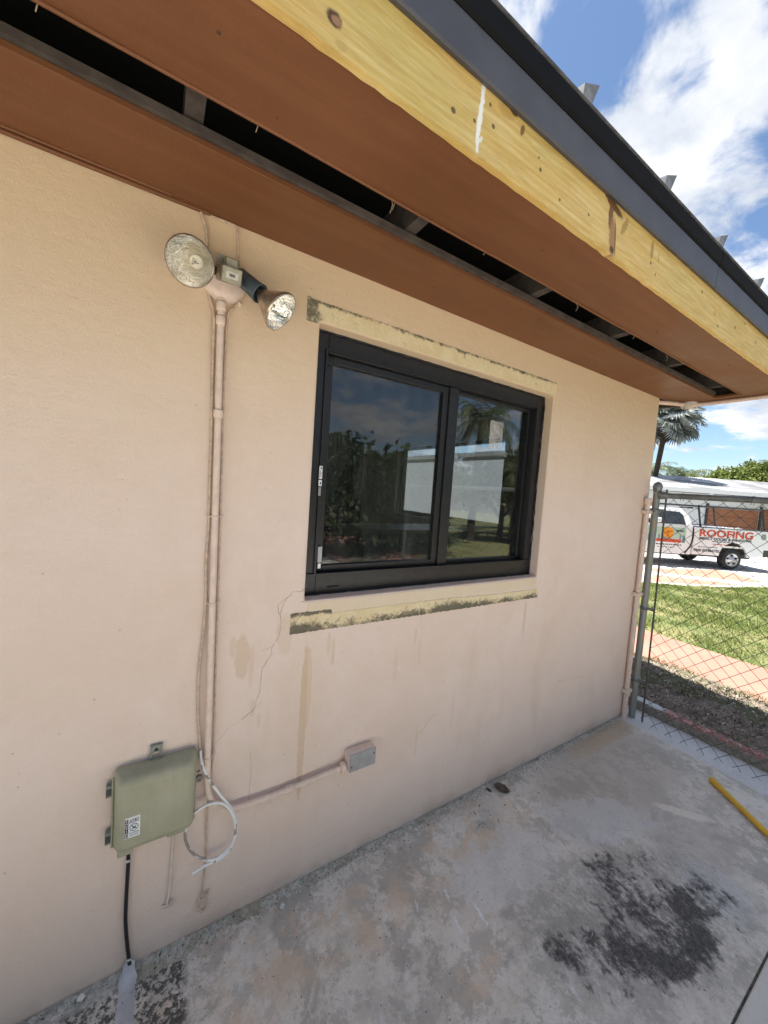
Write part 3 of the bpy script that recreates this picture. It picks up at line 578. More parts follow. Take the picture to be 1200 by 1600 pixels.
# caulk line round the frame
b = MB()
def rag(pts, r): 
    P = []
    for i in range(len(pts) - 1):
        a, c = Vector(pts[i]), Vector(pts[i + 1]); n = max(2, int((c - a).length / .03))
        for t in range(n): P.append(a.lerp(c, t / n) + Vector(rng.normal(0, .0011, 3)))
    P.append(Vector(pts[-1])); b.tube(P, [r * random.uniform(.5, 1.3) for _ in P], 6)
rag([(1.876, .056, 1.16), (1.876, .056, 2.181), (.492, .056, 2.181)], .0045); rag([(.492, .056, 1.160), (1.876, .056, 1.160)], .004); mk('caulk', b, simple('black_caulk', (.015, .015, .017), .4), win)

# things inside the room
cb = thing('cabinet', 'grey-blue waist-high cabinet seen dimly through the window glass', 'cabinet', (2.2, 1.9, 0))
mk('cabinet_body', MB().box(1.62, 2.85, 1.6, 2.1, .03, 1.19), simple('slate_cabinet_paint', (.16, .20, .23), .5), cb, bevel=.005); mk('worktop', MB().box(1.59, 2.88, 1.57, 2.12, 1.19, 1.222), simple('pale_worktop', (.30, .31, .31), .4), cb, bevel=.004)
bgt = thing('cardboard_box', 'crumpled brown carton standing behind the lower left of the window', 'box', (1.05, 1.05, 0))
mk('carton_body', MB().box(.94, 1.17, .92, 1.15, .75, 1.235), simple('brown_cardboard', (.22, .13, .10), .85, 0, .3, 6, .01), bgt, bevel=.02); mk('flap', MB().add([(.94, .92, 1.235), (1.17, .92, 1.235), (1.15, .86, 1.27), (.97, .85, 1.255)], [(0, 1, 2, 3)]), simple('pale_cardboard', (.30, .19, .15), .85), bgt)
mk('stand', MB().box(.93, 1.18, .91, 1.16, .03, .748), DARKIN, bgt)
tr_ = thing('box_trailer', 'white riveted box trailer visible through the room and its end window', 'trailer', (5.2, 3.9, 0))
TRW = simple('white_trailer_skin', (.50, .51, .54), .4, 0, .04)
tb = mk('trailer_body', MB().box(4.25, 6.3, 2.22, 5.7, .45, 2.25), TRW, tr_, bevel=.02)
b = MB()
for y in np.arange(2.3, 5.7, .41):
    for z in np.arange(.6, 2.25, .12): b.lathe((4.25, y, z), (-1, 0, 0), [(0, .009), (.005, .006), (.006, 0)], 6)
mk('rivet', b, simple('rivet_steel', (.6, .6, .6), .3, .8), tr_, kind='stuff')
mk('trim_rail', MB().box(4.235, 4.255, 2.2, 5.72, 2.20, 2.27).box(4.235, 4.255, 2.2, 5.72, .43, .5), simple('alu_rail', (.55, .56, .58), .35, .7), tr_)
WH = simple('tyre_rubber', (.025, .025, .025), .8)
for x in (4.27, 6.08):
    for y in (3.6, 4.35): mk('wheel', MB().lathe((x, y, .33), (1, 0, 0), [(0, .0), (0, .28), (.03, .33), (.17, .33), (.2, .28), (.2, 0)], 20), WH, tr_)

# ------------------------------------------------------------------ wall-mounted things
BEIGE = simple('painted_over_beige', (.70, .555, .465), .6, 0, .08, 40, .0006)
BEIGED = simple('dusty_beige_cable', (.54, .42, .32), .75, 0, .2, 60)
GREYB = simple('worn_painted_box_metal', (.34, .31, .255), .55, 0, .25, 60, .0006)
cd = thing('conduit', 'beige painted metal conduit running down the wall and bending right to the small box', 'conduit', (.165, -.02, .5))
path = [(.158, -.022, 2.150), (.1585, -.022, 2.0), (.163, -.022, 1.7), (.166, -.022, 1.3), (.169, -.022, .95), (.171, -.022, .70), (.173, -.022, .58)]
cx, cz = .283, .565
for a in np.linspace(0, 82, 12): path.append((cx - .108 * math.cos(R(a)), -.022, cz - .125 * math.sin(R(a))))
path += [(.36, -.022, .437), (.46, -.022, .437), (.58, -.022, .442), (.69, -.022, .446)]
mk('pipe', MB().tube(path, .0102, 14), BEIGE, cd)
def collar(o, ax, r=.0130, h=.03): return MB().lathe(o, ax, [(-h / 2, .010), (-h / 2, r), (-h / 3, r * 1.08), (h / 3, r * 1.08), (h / 2, r), (h / 2, .010)], 16)
for z, x in [(2.128, .158), (1.80, .1615), (2.085, .158)]: mk('coupling', collar((x, -.022, z), (0, 0, 1), h=.026), BEIGE, cd)
mk('coupling', collar((.462, -.022, .437), (1, 0, 0.02), h=.028), BEIGE, cd); mk('coupling', collar((.685, -.022, .446), (1, 0, .02), .019, .02), BEIGE, cd)
def strap(x, z, w=.036):
    b = MB(); b.tube([(x - w * .7, -.003, z), (x - .0135, -.006, z), (x - .0115, -.027, z), (x, -.0335, z), (x + .0115, -.027, z), (x + .0135, -.006, z), (x + w * .7, -.003, z)], .0026, 6); b.lathe((x + w * .6, -.004, z), (0, -1, 0), [(0, .006), (.004, .005), (.005, 0)], 8); return b
for z in (1.475, 1.19, .66): mk('strap', strap(.159 + (2.1 - z) * .0085, z), BEIGE, cd)
def cable(name, pts, r, mat, label, cat='cable', n=7, sub=6, group=None):
    P = [Vector(p) for p in pts]; Q = []
    for i in range(len(P) - 1):
        p0, p1, p2, p3 = P[max(i - 1, 0)], P[i], P[i + 1], P[min(i + 2, len(P) - 1)]
        for k in range(sub):
            t = k / sub; Q.append(.5 * ((2 * p1) + (p2 - p0) * t + (2 * p0 - 5 * p1 + 4 * p2 - p3) * t * t + (3 * p1 - p0 - 3 * p2 + p3) * t ** 3))
    Q.append(P[-1]); o = mk(name, MB().tube(Q, r, n), mat); setp(o, label=label, category=cat, group=group); return o
Y0 = -.006
cable('cable', [(.087, -.004, 2.400), (.098, Y0, 2.380), (.110, Y0, 2.345), (.114, Y0, 2.30), (.112, Y0, 2.24), (.114, Y0, 2.19), (.125, Y0, 2.155), (.140, -.012, 2.10), (.141, -.012, 2.06), (.143, Y0, 1.90), (.146, Y0, 1.75), (.147, Y0, 1.6), (.149, Y0, 1.45), (.1455, Y0, 1.32), (.149, Y0, 1.195), (.145, Y0, 1.087), (.137, Y0, .958), (.139, Y0, .814), (.150, Y0, .690), (.153, Y0, .655)], .0048, BEIGED, 'thin tan cable running beside the left edge of the tall conduit')
cable('cable', [(.092, Y0, 2.389), (.14, Y0, 2.389), (.190, Y0, 2.389), (.198, Y0, 2.380), (.201, Y0, 2.348), (.208, Y0, 2.273), (.214, Y0, 2.21), (.206, -.008, 2.155), (.181, -.01, 2.115), (.178, Y0, 2.04), (.177, Y0, 1.90), (.179, Y0, 1.7), (.182, Y0, 1.5), (.184, Y0, 1.3), (.186, Y0, 1.1), (.188, Y0, .9), (.190, -.010, .70), (.188, Y0, .60), (.182, Y0, .50), (.178, Y0, .437), (.180, Y0, .31), (.177, Y0, .217), (.171, Y0, .154)], .0034, BEIGED, 'thin painted wire following the right side of the conduit and hanging below it')
cable('wire_loop', [(.171, Y0, .154), (.164, Y0, .142), (.162, Y0, .118), (.168, Y0, .092), (.178, Y0, .086), (.186, Y0, .095), (.188, Y0, .118), (.180, Y0, .132), (.170, Y0, .138)], .0032, BEIGED, 'small loop of wire tied at the end of the hanging wire near the floor', 'wire loop')
b = MB(); b.tube([(.170, -.008, .145), (.195, -.012, .150)], .003, 6); b.lathe((.192, -.004, .150), (0, -1, 0), [(0, .006), (.006, .005), (.007, 0)], 8); o = mk('wire_clip', b, BEIGED); setp(o, label='tiny painted nail clip above the wire loop near the floor', category='clip')
g = G('flaking_white_cable'); gg = g.noise(24, 4, .6); c = g.mix(g.ss(g.mth('ADD', gg, g.ss(g.xyz()[0], .12, .20, -.10, .03)), .42, .46), (.30, .24, .20), (.78, .78, .76)); PEEL = g.done(c, .5)
cable('coiled_cable', [(.150, -.012, .690), (.153, -.022, .655), (.162, -.028, .625), (.180, -.032, .582), (.212, -.034, .525), (.245, -.034, .468), (.266, -.034, .420), (.274, -.034, .375), (.262, -.034, .325), (.230, -.034, .297), (.194, -.034, .294), (.158, -.034, .320), (.126, -.034, .366), (.111, -.034, .418), (.119, -.036, .467), (.148, -.039, .500), (.190, -.041, .506), (.228, -.041, .486), (.256, -.041, .440), (.268, -.041, .385), (.258, -.041, .322), (.228, -.038, .290), (.195, -.034, .284), (.165, -.03, .277), (.138, -.028, .268)], .0046, PEEL, 'flaking white cable coiled in a loose loop beside the green utility box')
cable('cable', [(.081, -.012, .445), (.081, Y0, .425), (.078, Y0, .397), (.076, Y0, .316), (.072, Y0, .219), (.067, Y0, .178)], .0042, simple('pale_painted_wire', (.66, .58, .52), .6), 'short pale wire hanging straight from the right underside of the green box')
b = MB(); b.tube([(.055, -.005, .170), (.082, -.012, .176)], .006, 8); b.lathe((.078, -.006, .182), (0, -1, 0), [(0, .005), (.012, .005), (.013, 0)], 8); o = mk('wire_clip', b, simple('clip_beige', (.55, .47, .38), .6)); setp(o, label='small nail clip holding the lower end of the short pale wire', category='clip')
cable('cable', [(-.047, -.02, .46), (-.047, -.016, .434), (-.043, -.010, .393), (-.046, -.008, .249), (-.046, -.010, .184), (-.040, -.010, .10), (-.032, -.012, .03), (-.030, -.014, .004)], .0056, simple('black_cable_jacket', (.012, .012, .013), .4), 'black cable dropping from the left underside of the green box to the floor')
CLR = simple('clear_clip', (.5, .5, .48), .4)
for z, lbl in ((.392, 'pale clip pinning the upper part of the black cable'), (.052, 'pale clip pinning the black cable just above the floor')):
    o = mk('wire_clip', MB().tube([(-.050 + (.01 if z < .1 else 0), -.016, z), (-.038 + (.01 if z < .1 else 0), -.018, z + .001)], .0035, 6), CLR); setp(o, label=lbl, category='clip')
# bare screw anchor right of the green box
b = MB(); b.lathe((.149, 0, .583), (0, -1, 0), [(0, .011), (.010, .011), (.010, .006), (.004, .005), (.004, 0)], 14); b.lathe((.148, 0, .606), (0, -1, 0), [(0, .005), (.004, .004), (.005, 0)], 8); o = mk('screw_anchor', b, GREYB); setp(o, label='grey screw anchor on the wall at the right edge of the green box', category='screw')

# utility box
g = G('chalky_olive_plastic'); n1_ = g.noise(9, 6, .65); c = g.mix(g.ss(n1_, .35, .65), (.33, .325, .225), (.38, .365, .26)); c = g.mix(g.ss(g.noise(14, 6, .7, 0, g.map(sc=(3, 1, .35))), .52, .68, 0, .35), c, (.46, .42, .32)); c = g.mix(g.ss(g.noise(160, 3, .7), .58, .7, 0, .3), c, (.22, .21, .15)); OLIVE = g.done(c, g.ss(n1_, .3, .7, .42, .62), 0, g.bump(g.noise(200, 3), .0005), .4)
OLIVED = simple('dull_grey_plastic', (.22, .24, .20), .5)
ub = thing('utility_box', 'olive green plastic utility box with white sticker low on the wall', 'utility box', (.028, 0, .575))
mk('base', MB().box(-.082, .137, -.022, 0, .462, .700), OLIVE, ub, bevel=.006, seg=3)
b = MB()
def rr(x0, x1, z0, z1, r, y, n=5):
    P = []
    for cx_, cz_, a0 in [(x1 - r, z1 - r, 0), (x0 + r, z1 - r, 90), (x0 + r, z0 + r, 180), (x1 - r, z0 + r, 270)]:
        for k in range(n + 1): a = R(a0 + 90 * k / n); P.append((cx_ + r * math.cos(a), y, cz_ + r * math.sin(a)))
    return P
rings = [rr(-.083, .138, .462, .702, .012, -.022), rr(-.083, .138, .462, .702, .012, -.030), rr(-.080, .135, .465, .699, .014, -.033), rr(-.078, .133, .467, .697, .018, -.050), rr(-.073, .128, .472, .692, .018, -.064), rr(-.064, .119, .481, .683, .016, -.071), rr(-.055, .110, .490, .674, .014, -.073)]
n = len(rings[0]); V = sum(rings, []); F = [(i * n + j, (i + 1) * n + j, (i + 1) * n + (j + 1) % n, i * n + (j + 1) % n) for i in range(len(rings) - 1) for j in range(n)]
b.add(V, F, True); b.add(rings[-1], [tuple(range(n))[::-1]], True); mk('cover', b, OLIVE, ub)
for z in (.645, .496): 
    h = MB().box(-.103, -.084, -.026, -.004, z - .018, z + .018); mk('hinge', h, OLIVED, ub, bevel=.002)
    mk('hinge', MB().box(-.1015, -.0855, -.028, -.0265, z - .010, z + .010), simple('hinge_slot', (.05, .055, .045), .6), ub)
mk('hinge', MB().tube([(-.0855, -.03, .47), (-.0855, -.03, .69)], .003, 6), OLIVE, ub)
b = MB(); b.box(.006, .012, -.012, -.003, .69, .745); b.box(.034, .040, -.012, -.003, .69, .745); b.box(.012, .034, -.012, -.003, .722, .745); mk('mounting_tab', b, OLIVED, ub, bevel=.001)
mk('mounting_tab', MB().add([(.015, -.0125, .727), (.031, -.0125, .727), (.023, -.0125, .739)], [(0, 1, 2)]), SLOT, ub)
mk('cable_gland', MB().box(-.070, -.030, -.055, -.012, .448, .466), OLIVE, ub, bevel=.003); mk('cable_gland', MB().box(.058, .110, -.052, -.012, .452, .466), OLIVE, ub, bevel=.003)
fy = -.0738
stk = mk('sticker', MB().box(-.052, -.014, fy, fy + .0006, .518, .582), LT, ub)
mk('sticker_stripe', MB().box(-.0515, -.0435, fy - .0004, fy - .0001, .520, .578), simple('dark_plum_ink', (.045, .03, .06), .6), ub)
for i, ch in enumerate('CAUTION'): textobj('sticker_lettering', ch, .0078, LT, ub, (-.0475 - .028, fy - .0009, .5712 - i * .0081 - .575), None, .0002, align='CENTER', extrude=.0001)
textobj('sticker_lettering', 'AT&T', .0092, TX, ub, (-.0285 - .028, fy - .0006, .5685 - .575), .025, .0003, align='CENTER', extrude=.0001)
mk('sticker_print', MB().box(-.042, -.016, fy - .0005, fy - .0001, .5645, .566), TX, ub)
b = MB(); b.tube([(-.029 + .0105 * math.cos(a), fy - .0004, .549 + .0105 * math.sin(a)) for a in np.linspace(0, 2 * math.pi, 25)], .0008, 5); b.tube([(-.036, fy - .0004, .556), (-.022, fy - .0004, .542)], .0008, 5); b.tube([(-.034, fy - .0004, .543), (-.023, fy - .0004, .554)], .0008, 5); b.box(-.033, -.025, fy - .0004, fy - .0001, .545, .549); mk('sticker_print', b, TX, ub)
textobj('sticker_lettering', 'CALL BEFORE', .0045, TX, ub, (-.029 - .028, fy - .0006, .531 - .575), .025, .0001, align='CENTER', extrude=.0001)
textobj('sticker_lettering', 'YOU DIG', .0052, TX, ub, (-.029 - .028, fy - .0006, .5235 - .575), .021, .0001, align='CENTER', extrude=.0001)

# small junction box
jb = thing('junction_box', 'small rectangular electrical box with grey cover at the end of the conduit', 'junction box', (.76, 0, .475))
mk('box_body', MB().box(.700, .825, -.043, 0, .432, .505), BEIGE, jb, bevel=.006, seg=3)
mk('cover_plate', MB().box(.702, .827, -.048, -.0435, .430, .504), simple('grey_cover_plate', (.33, .33, .33), .5, .1, .1), jb, bevel=.003)
for x, z in [(.712, .452), (.817, .482)]: mk('screw', MB().lathe((x, -.048, z), (0, -1, 0), [(0, .0035), (.0015, .003), (.002, 0)], 8), TX, jb)

# flood light with sensor
fl = thing('flood_light', 'old twin-bulb flood light with motion sensor under the brown soffit', 'flood light', (.165, 0, 2.2))
b = MB(); b.lathe((.165, -.001, 2.212), (0, -1, 0), [(0, .066), (.018, .064), (.028, .058), (.034, .045), (.036, 0)], 32); mk('mounting_plate', b, BEIGE, fl)
mk('plate_hub', MB().box(.138, .190, -.062, -.03, 2.195, 2.262), GREYB, fl, bevel=.004)
SENS = simple('yellowed_sensor_plastic', (.36, .33, .24), .45, 0, .2, 40)
def obox(cen, ax, ay, az, sx_, sy_, sz_):
    c = Vector(cen); X, Y, Z = Vector(ax).normalized(), Vector(ay).normalized(), Vector(az).normalized(); V = []
    for k in (-1, 1):
        for j in (-1, 1):
            for i in (-1, 1): V.append(c + X * sx_ * i + Y * sy_ * j + Z * sz_ * k)
    return MB().add(V, [(0, 2, 3, 1), (4, 5, 7, 6), (0, 1, 5, 4), (2, 6, 7, 3), (0, 4, 6, 2), (1, 3, 7, 5)])
tl = R(24); AY = (0.12, -math.cos(tl), -math.sin(tl)); AZ = (0, -math.sin(tl), math.cos(tl)); AX = Vector(AY).cross(Vector(AZ))
mk('sensor_neck', obox((.172, -.075, 2.232), AX, AY, AZ, .016, .018, .017), SENS, fl, bevel=.003)
mk('sensor_head', obox((.168, -.100, 2.190), AX, AY, AZ, .028, .026, .021), SENS, fl, bevel=.004)
fc = Vector((.168, -.100, 2.190)) + Vector(AY).normalized() * .0265
mk('sensor_lens', obox(fc, AX, AY, AZ, .0175, .0012, .009), simple('milky_lens', (.55, .53, .44), .35), fl, bevel=.004)
mk('sensor_lens', obox(fc + Vector(AY) * .001, AX, AY, AZ, .008, .0012, .004), simple('dark_lens', (.12, .12, .10), .35), fl, bevel=.002)
SOCK = simple('slate_socket_paint', (.065, .09, .105), .5, 0, .15, 50, .0005); RUST = simple('rusty_arm', (.05, .035, .028), .8, 0, .4, 80, .001)
g = G('aluminised_reflector'); n_ = g.N('ShaderNodeTexMagic'); n_.turbulence_depth = 3; n_.inputs['Scale'].default_value = 60; hz = g.noise(90, 3, .6, .6, g.map(rot=(0, R(35), 0), sc=(.35, 1, 1)))
SILVER = g.done(g.mix(g.ss(hz, .4, .6), (.80, .76, .68), (.97, .96, .95)), .10, 1, g.bump(hz, .0032, 1))
SILVER2 = simple('silvered_glass_back', (.50, .42, .34), .3, .85, .2, 60)
LENS = m_glass('clear_bulb_lens', (.96, .96, .95), 1.4, .02)
CORE = simple('bulb_core_ceramic', (.66, .60, .47), .5)
def bulb(front, axis):
    """PAR38 bulb: front centre point and outward axis"""
    f = Vector(front); a = Vector(axis).normalized(); R0 = .0605
    o = f - a * .105
    outer = [(0, .013), (.018, .0135), (.022, .019), (.035, .026), (.055, .037), (.075, .048), (.092, .057), (.098, R0), (.103, R0), (.105, R0 - .003)]
    inner = [(.104, R0 - .003), (.095, .055), (.08, .0485), (.06, .038), (.045, .028), (.036, .019), (.034, .013)]
    e = mk('bulb', MB().lathe(o, a, outer, 40), SILVER2, fl)
    mk('reflector', MB().lathe(o, a, inner, 40), SILVER, e)
    mk('bulb_core', MB().lathe(o, a, [(.036, .0), (.036, .017), (.05, .0165), (.056, .012), (.057, .0)], 24), CORE, e)
    b = MB()
    for k in range(3):
        ang = k * 2.1; u = a.orthogonal().normalized(); w = a.cross(u); p = o + a * .055 + (u * math.cos(ang) + w * math.sin(ang)) * .008; b.tube([p, p + a * .016], .0016, 6)
    b.tube([o + a * .058, o + a * .075], .004, 8); mk('filament', b, simple('filament_post', (.3, .28, .2), .4, .4), e)
    mk('lens', MB().lathe(o, a, [(.1042, R0 - .002), (.108, R0 - .008), (.112, .035), (.114, .018), (.1145, 0)], 40), LENS, e)
    return o, a
B1 = Vector((.060, -.166, 2.158)); A1 = Vector((-.34, -.86, -.50)).normalized()
bo, ba = bulb(B1, A1)
mk('socket', MB().lathe(bo - ba * .030, ba, [(-.012, 0), (-.012, .017), (.028, .019), (.038, .021), (.038, .014)], 24), RUST, fl)
mk('arm', MB().tube([bo - ba * .03, Vector((.125, -.05, 2.222)), Vector((.145, -.03, 2.215))], .010, 10), RUST, fl)
B2 = Vector((.312, -.142, 2.112)); A2 = Vector((.62, -.48, -.60)).normalized()
bo, ba = bulb(B2, A2)
mk('socket', MB().lathe(bo - ba * .062, ba, [(-.012, 0), (-.012, .020), (-.008, .0245), (.06, .0265), (.075, .0295), (.078, .0295), (.078, .026), (.05, .022)], 28), SOCK, fl)
mk('arm', MB().tube([bo - ba * .06, Vector((.205, -.052, 2.222)), Vector((.185, -.04, 2.215))], .010, 10), RUST, fl)
b = MB(); b.lathe((.214, 0, 2.158), (0, -1, 0), [(0, .007), (.012, .0065), (.014, 0)], 10); mk('plug', b, BEIGE, fl)

# ------------------------------------------------------------------ corner pipe, gable conduit
cp = thing('corner_pipe', 'beige painted pipe clamped upright to the wall just left of the fence post', 'pipe', (3.0, -.03, 0))
mk('pipe', MB().tube([(3.055, -.022, .0), (3.055, -.022, .3), (3.055, -.022, 1.2), (3.055, -.022, 1.66)], .017, 12), BEIGE, cp)
for z in (1.55, .94, .2): mk('strap', MB().box(3.015, 3.098, -.043, -.0, z, z + .026), BEIGE, cp, bevel=.004)
mk('coupling', collar((3.055, -.022, 1.64), (0, 0, 1), .022, .05), BEIGE, cp)
gc = thing('gable_conduit', 'beige conduit with round weatherproof box along the gable edge of the soffit', 'conduit', (3.30, -.06, 2.37))
mk('pipe', MB().tube([(3.10, .02, 2.37), (3.16, -.005, 2.372), (3.25, -.045, 2.375), (3.36, -.08, 2.378)], .015, 12), BEIGE, gc)
mk('pipe', MB().tube([(3.37, -.11, 2.376), (3.40, -.20, 2.378), (3.415, -.40, 2.380), (3.425, -.62, 2.382)], .013, 12), BEIGE, gc)
mk('round_box', MB().lathe((3.362, -.093, 2.392), (0, 0, -1), [(0, .048), (.012, .05), (.03, .05), (.038, .046), (.04, 0)], 28), simple('chalky_white_box', (.62, .57, .49), .6), gc)
for k in range(3):
    a = 2.1 * k + .5; mk('screw', MB().lathe((3.362 + .036 * math.cos(a), -.093 + .036 * math.sin(a), 2.353), (0, 0, -1), [(0, .006), (.004, .005), (.005, 0)], 8), TX, gc)

# ------------------------------------------------------------------ chain-link fence
GALV = simple('dull_galvanised_steel', (.20, .22, .22), .5, .6, .25, 25, .0008); GALVD = simple('dark_weathered_wire', (.085, .08, .078), .8, .05, .4, 15)
g = G('rust_streaked_galvanised'); nn = g.noise(6, 6, .7, 0, g.map(sc=(6, 6, 1))); RUSTPOST = g.done(g.mix(g.ss(nn, .48, .62), (.25, .27, .265), (.36, .29, .20)), .55, .4, g.bump(nn, .001))
fe = thing('chain_link_fence', 'galvanised chain-link fence running out from the house corner', 'fence', (3.13, 0, 0))
FX = 3.125; py = -.046
mk('terminal_post', MB().tube([(FX, py, -.05), (FX, py, 1.725)], .0225, 20), RUSTPOST, fe)
mk('post_cap', MB().lathe((FX, py, 1.715), (0, 0, 1), [(0, .0225), (0, .026), (.020, .027), (.024, .029), (.042, .031), (.060, .026), (.070, .014), (.074, 0)], 24), GALV, fe)
mk('top_rail', MB().tube([(FX, py - .02, 1.690), (FX, -2.9, 1.672)], .0195, 14), GALV, fe)
mk('rail_end', MB().lathe((FX, py - .018, 1.690), (0, -1, 0), [(0, .028), (.02, .028), (.05, .023), (.055, .0195)], 16), GALV, fe)
for z in (1.58, .85, .30): mk('tension_band', MB().lathe((FX, py, z), (0, 0, 1), [(-.011, .023), (-.011, .0255), (.011, .0255), (.011, .023)], 20).box(FX - .004, FX + .004, py - .062, py - .025, z - .011, z + .011), GALV, fe)
mk('tension_bar', MB().tube([(FX + .004, py - .070, .0), (FX + .002, py - .066, .9), (FX, py - .060, 1.735)], .0062, 8), GALVD, fe)
mk('line_post', MB().tube([(FX, -2.9, -.05), (FX, -2.9, 1.70)], .024, 14), GALV, fe)
def chainlink():
    V = []; F = []; w = .045; h = .044; r = .0018; y0 = py - .064; nz = 38; ny = 62
    def wob(y, z): return (FX + .006 * math.sin(z * 3 + y * 2) - (.02 * max(0, (.10 - z)) / .1 * abs(math.sin(y * 5))), y, z + .004 * math.sin(y * 4))
    for i in range(ny):
        yc = y0 - i * w
        pts = []
        for k in range(nz + 1):
            z = .034 + k * h
            off = (k + i) % 2
            p = list(wob(yc - off * w, z)); p[0] += .0016 * (1 if (k % 2) else -1); pts.append(tuple(p))
        jag = rng.uniform(-.012, .012)
        a0, a1 = pts[0], pts[1]; pts = [(a0[0] - .010 * random.random(), a0[1] + (a1[1] - a0[1]) * .45, a0[2] - h * .45 + jag)] + pts; pts[-1] = (pts[-1][0], pts[-1][1], pts[-1][2] + .006)
        o = len(V)
        for p in pts:
            for dx, dy in ((r, 0), (0, r), (-r, 0), (0, -r)): V.append((p[0] + dx, p[1] + dy * 1.2, p[2]))
        for k in range(nz + 1):
            for j in range(4): F.append((o + k * 4 + j, o + k * 4 + (j + 1) % 4, o + (k + 1) * 4 + (j + 1) % 4, o + (k + 1) * 4 + j))
    V = np.array(V) - np.array([3.13, 0, 0])
    fastmesh('chain_link_mesh', V, np.array(F), GALVD, fe)
chainlink()
b = MB()
for y in np.arange(-.2, -2.8, -.36): b.tube([(FX - .021, y, 1.655), (FX - .022, y - .004, 1.70), (FX, y - .006, 1.713), (FX + .022, y - .006, 1.69), (FX + .012, y - .004, 1.655)], .0014, 5)
mk('tie_wire', b, GALVD, fe)

# ------------------------------------------------------------------ patio things
YEL = simple('yellow_fibreglass', (.68, .40, .025), .4, 0, .08, 12)
p0 = Vector((2.850, -.600, .018)); p1 = Vector((2.38, -1.24, .018)); d = (p1 - p0)
st = thing('tool_handle', 'yellow fibreglass tool handle lying on the concrete near the fence', 'tool handle', tuple(p0))
mk('grip', MB().lathe(p0, d, [(0, 0), (.002, .010), (.008, .0155), (.02, .0175), (.05, .0170), (.09, .0150), (.14, .0140)], 18), YEL, st)
mk('shaft', MB().lathe(p0, d, [(.138, .0141), (.30, .0138), (.304, .0150), (.312, .0150), (.316, .0138), (.80, .0140)], 18), YEL, st)
g = G('dried_caulk'); nn = g.noise(18, 4); CAULK = g.done(g.mix(g.ss(nn, .35, .65), (.44, .44, .45), (.58, .58, .59)), .55, 0, g.bump(g.noise(14, 3, .5, 0, g.map(sc=(3, 1, 1))), .006))
b = MB(); V = []; ks = 26
for i in range(ks):
    t = i / (ks - 1); y = -.006 - t * .42; cxx = -.034 - .006 * math.sin(t * 4) + t * .004; w = (.019 + .004 * math.sin(t * 7) + rng.normal(0, .0018)) * (1 - .2 * (t < .06)); z = max(.004, .034 - t * .24) if t < .12 else .004
    for s_, hh in [(-1, 0), (-.6, .006), (0, .009), (.6, .006), (1, 0)]: V.append((cxx + s_ * w + rng.normal(0, .0006), y, z - .004 + hh))
b.add(V, [(i * 5 + j, i * 5 + j + 1, (i + 1) * 5 + j + 1, (i + 1) * 5 + j) for i in range(ks - 1) for j in range(4)], True); o = mk('cement_patch', b, CAULK); setp(o, label='grey trowelled strip covering the black cable where it meets the floor', category='patch')
# bark chunk with bark-like ridges
def lump(name, c, s, mat, label, cat, seed, rot=0, group=None, n=14):
    r_ = np.random.default_rng(seed); b = MB(); V = []; m = 9
    for i in range(m):
        th = math.pi * i / (m - 1)
        for j in range(n):
            ph = 2 * math.pi * j / n; k = 1 + r_.normal(0, .14); x = s[0] * math.cos(th) * (1 + r_.normal(0, .05)); y = s[1] * math.sin(th) * math.cos(ph) * k; z = s[2] * math.sin(th) * math.sin(ph) * k
            ca, sa = math.cos(rot), math.sin(rot); V.append((c[0] + x * ca - y * sa, c[1] + x * sa + y * ca, max(c[2] + z, .0005)))
    b.add(V, [(i * n + j, i * n + (j + 1) % n, (i + 1) * n + (j + 1) % n, (i + 1) * n + j) for i in range(m - 1) for j in range(n)]); o = mk(name, b, mat); return setp(o, label=label, category=cat, group=group)
BARK = simple('dark_bark', (.10, .075, .06), .95, 0, .5, 70, .004)
lump('wood_chunk', (1.652, -.065, .014), (.040, .019, .018), BARK, 'dark brown chunk of bark on the concrete beside the wall', 'wood chunk', 3, R(-62))
lump('wood_chip', (1.585, -.035, .006), (.016, .005, .006), BARK, 'small bark sliver between the big bark chunk and the wall', 'wood chip', 5, R(-70))
lump('pebble', (-.152, -.020, .012), (.010, .009, .009), simple('white_pebble', (.65, .63, .58), .8), 'small white pebble at the foot of the wall left of the black cable', 'pebble', 8)
lump('pebble', (.447, -.058, .004), (.010, .008, .008), simple('pale_flint', (.6, .6, .58), .8), 'pale broken stone bit on the rough mortar below the wire loop', 'pebble', 9)
# scattered fine debris: slivers, crumbs, dead leaf bits
def debris():
    V = []; F = []
    def add(x, y, l, w, z=.002, h=.002):
        a = random.uniform(0, math.pi); dx, dy = math.cos(a) * l, math.sin(a) * l; nx, ny = -math.sin(a) * w, math.cos(a) * w; o = len(V)
        V.extend([(x - dx - nx, y - dy - ny, z), (x + dx - nx * .5, y + dy - ny * .5, z + h * random.random()), (x + dx * .8 + nx, y + dy * .8 + ny, z + h), (x - dx + nx, y - dy + ny, z + h * random.random())]); F.append((o, o + 1, o + 2, o + 3))
    for _ in range(420): add(random.uniform(-.4, 3.0), -abs(random.gauss(.03, .035)) - .008, random.uniform(.001, .0045), random.uniform(.0008, .002), .009)
    for _ in range(230): add(random.uniform(-.2, 3.1), random.uniform(-1.02, -.05), random.uniform(.001, .003), random.uniform(.0006, .0018))
    for _ in range(26): add(random.uniform(1.3, 2.0), random.uniform(-.2, -.02), random.uniform(.005, .014), random.uniform(.001, .003), .008, .004)
    return np.array(V), np.array(F)
V, F = debris(); fastmesh('debris', V, F, m_leaf('debris_bits', (.05, .035, .025), (.16, .10, .06), (.55, .5, .42), .9, 0), kind='stuff', label='crumbs and dry bits scattered over the patio', category='debris')
V = []; F = []
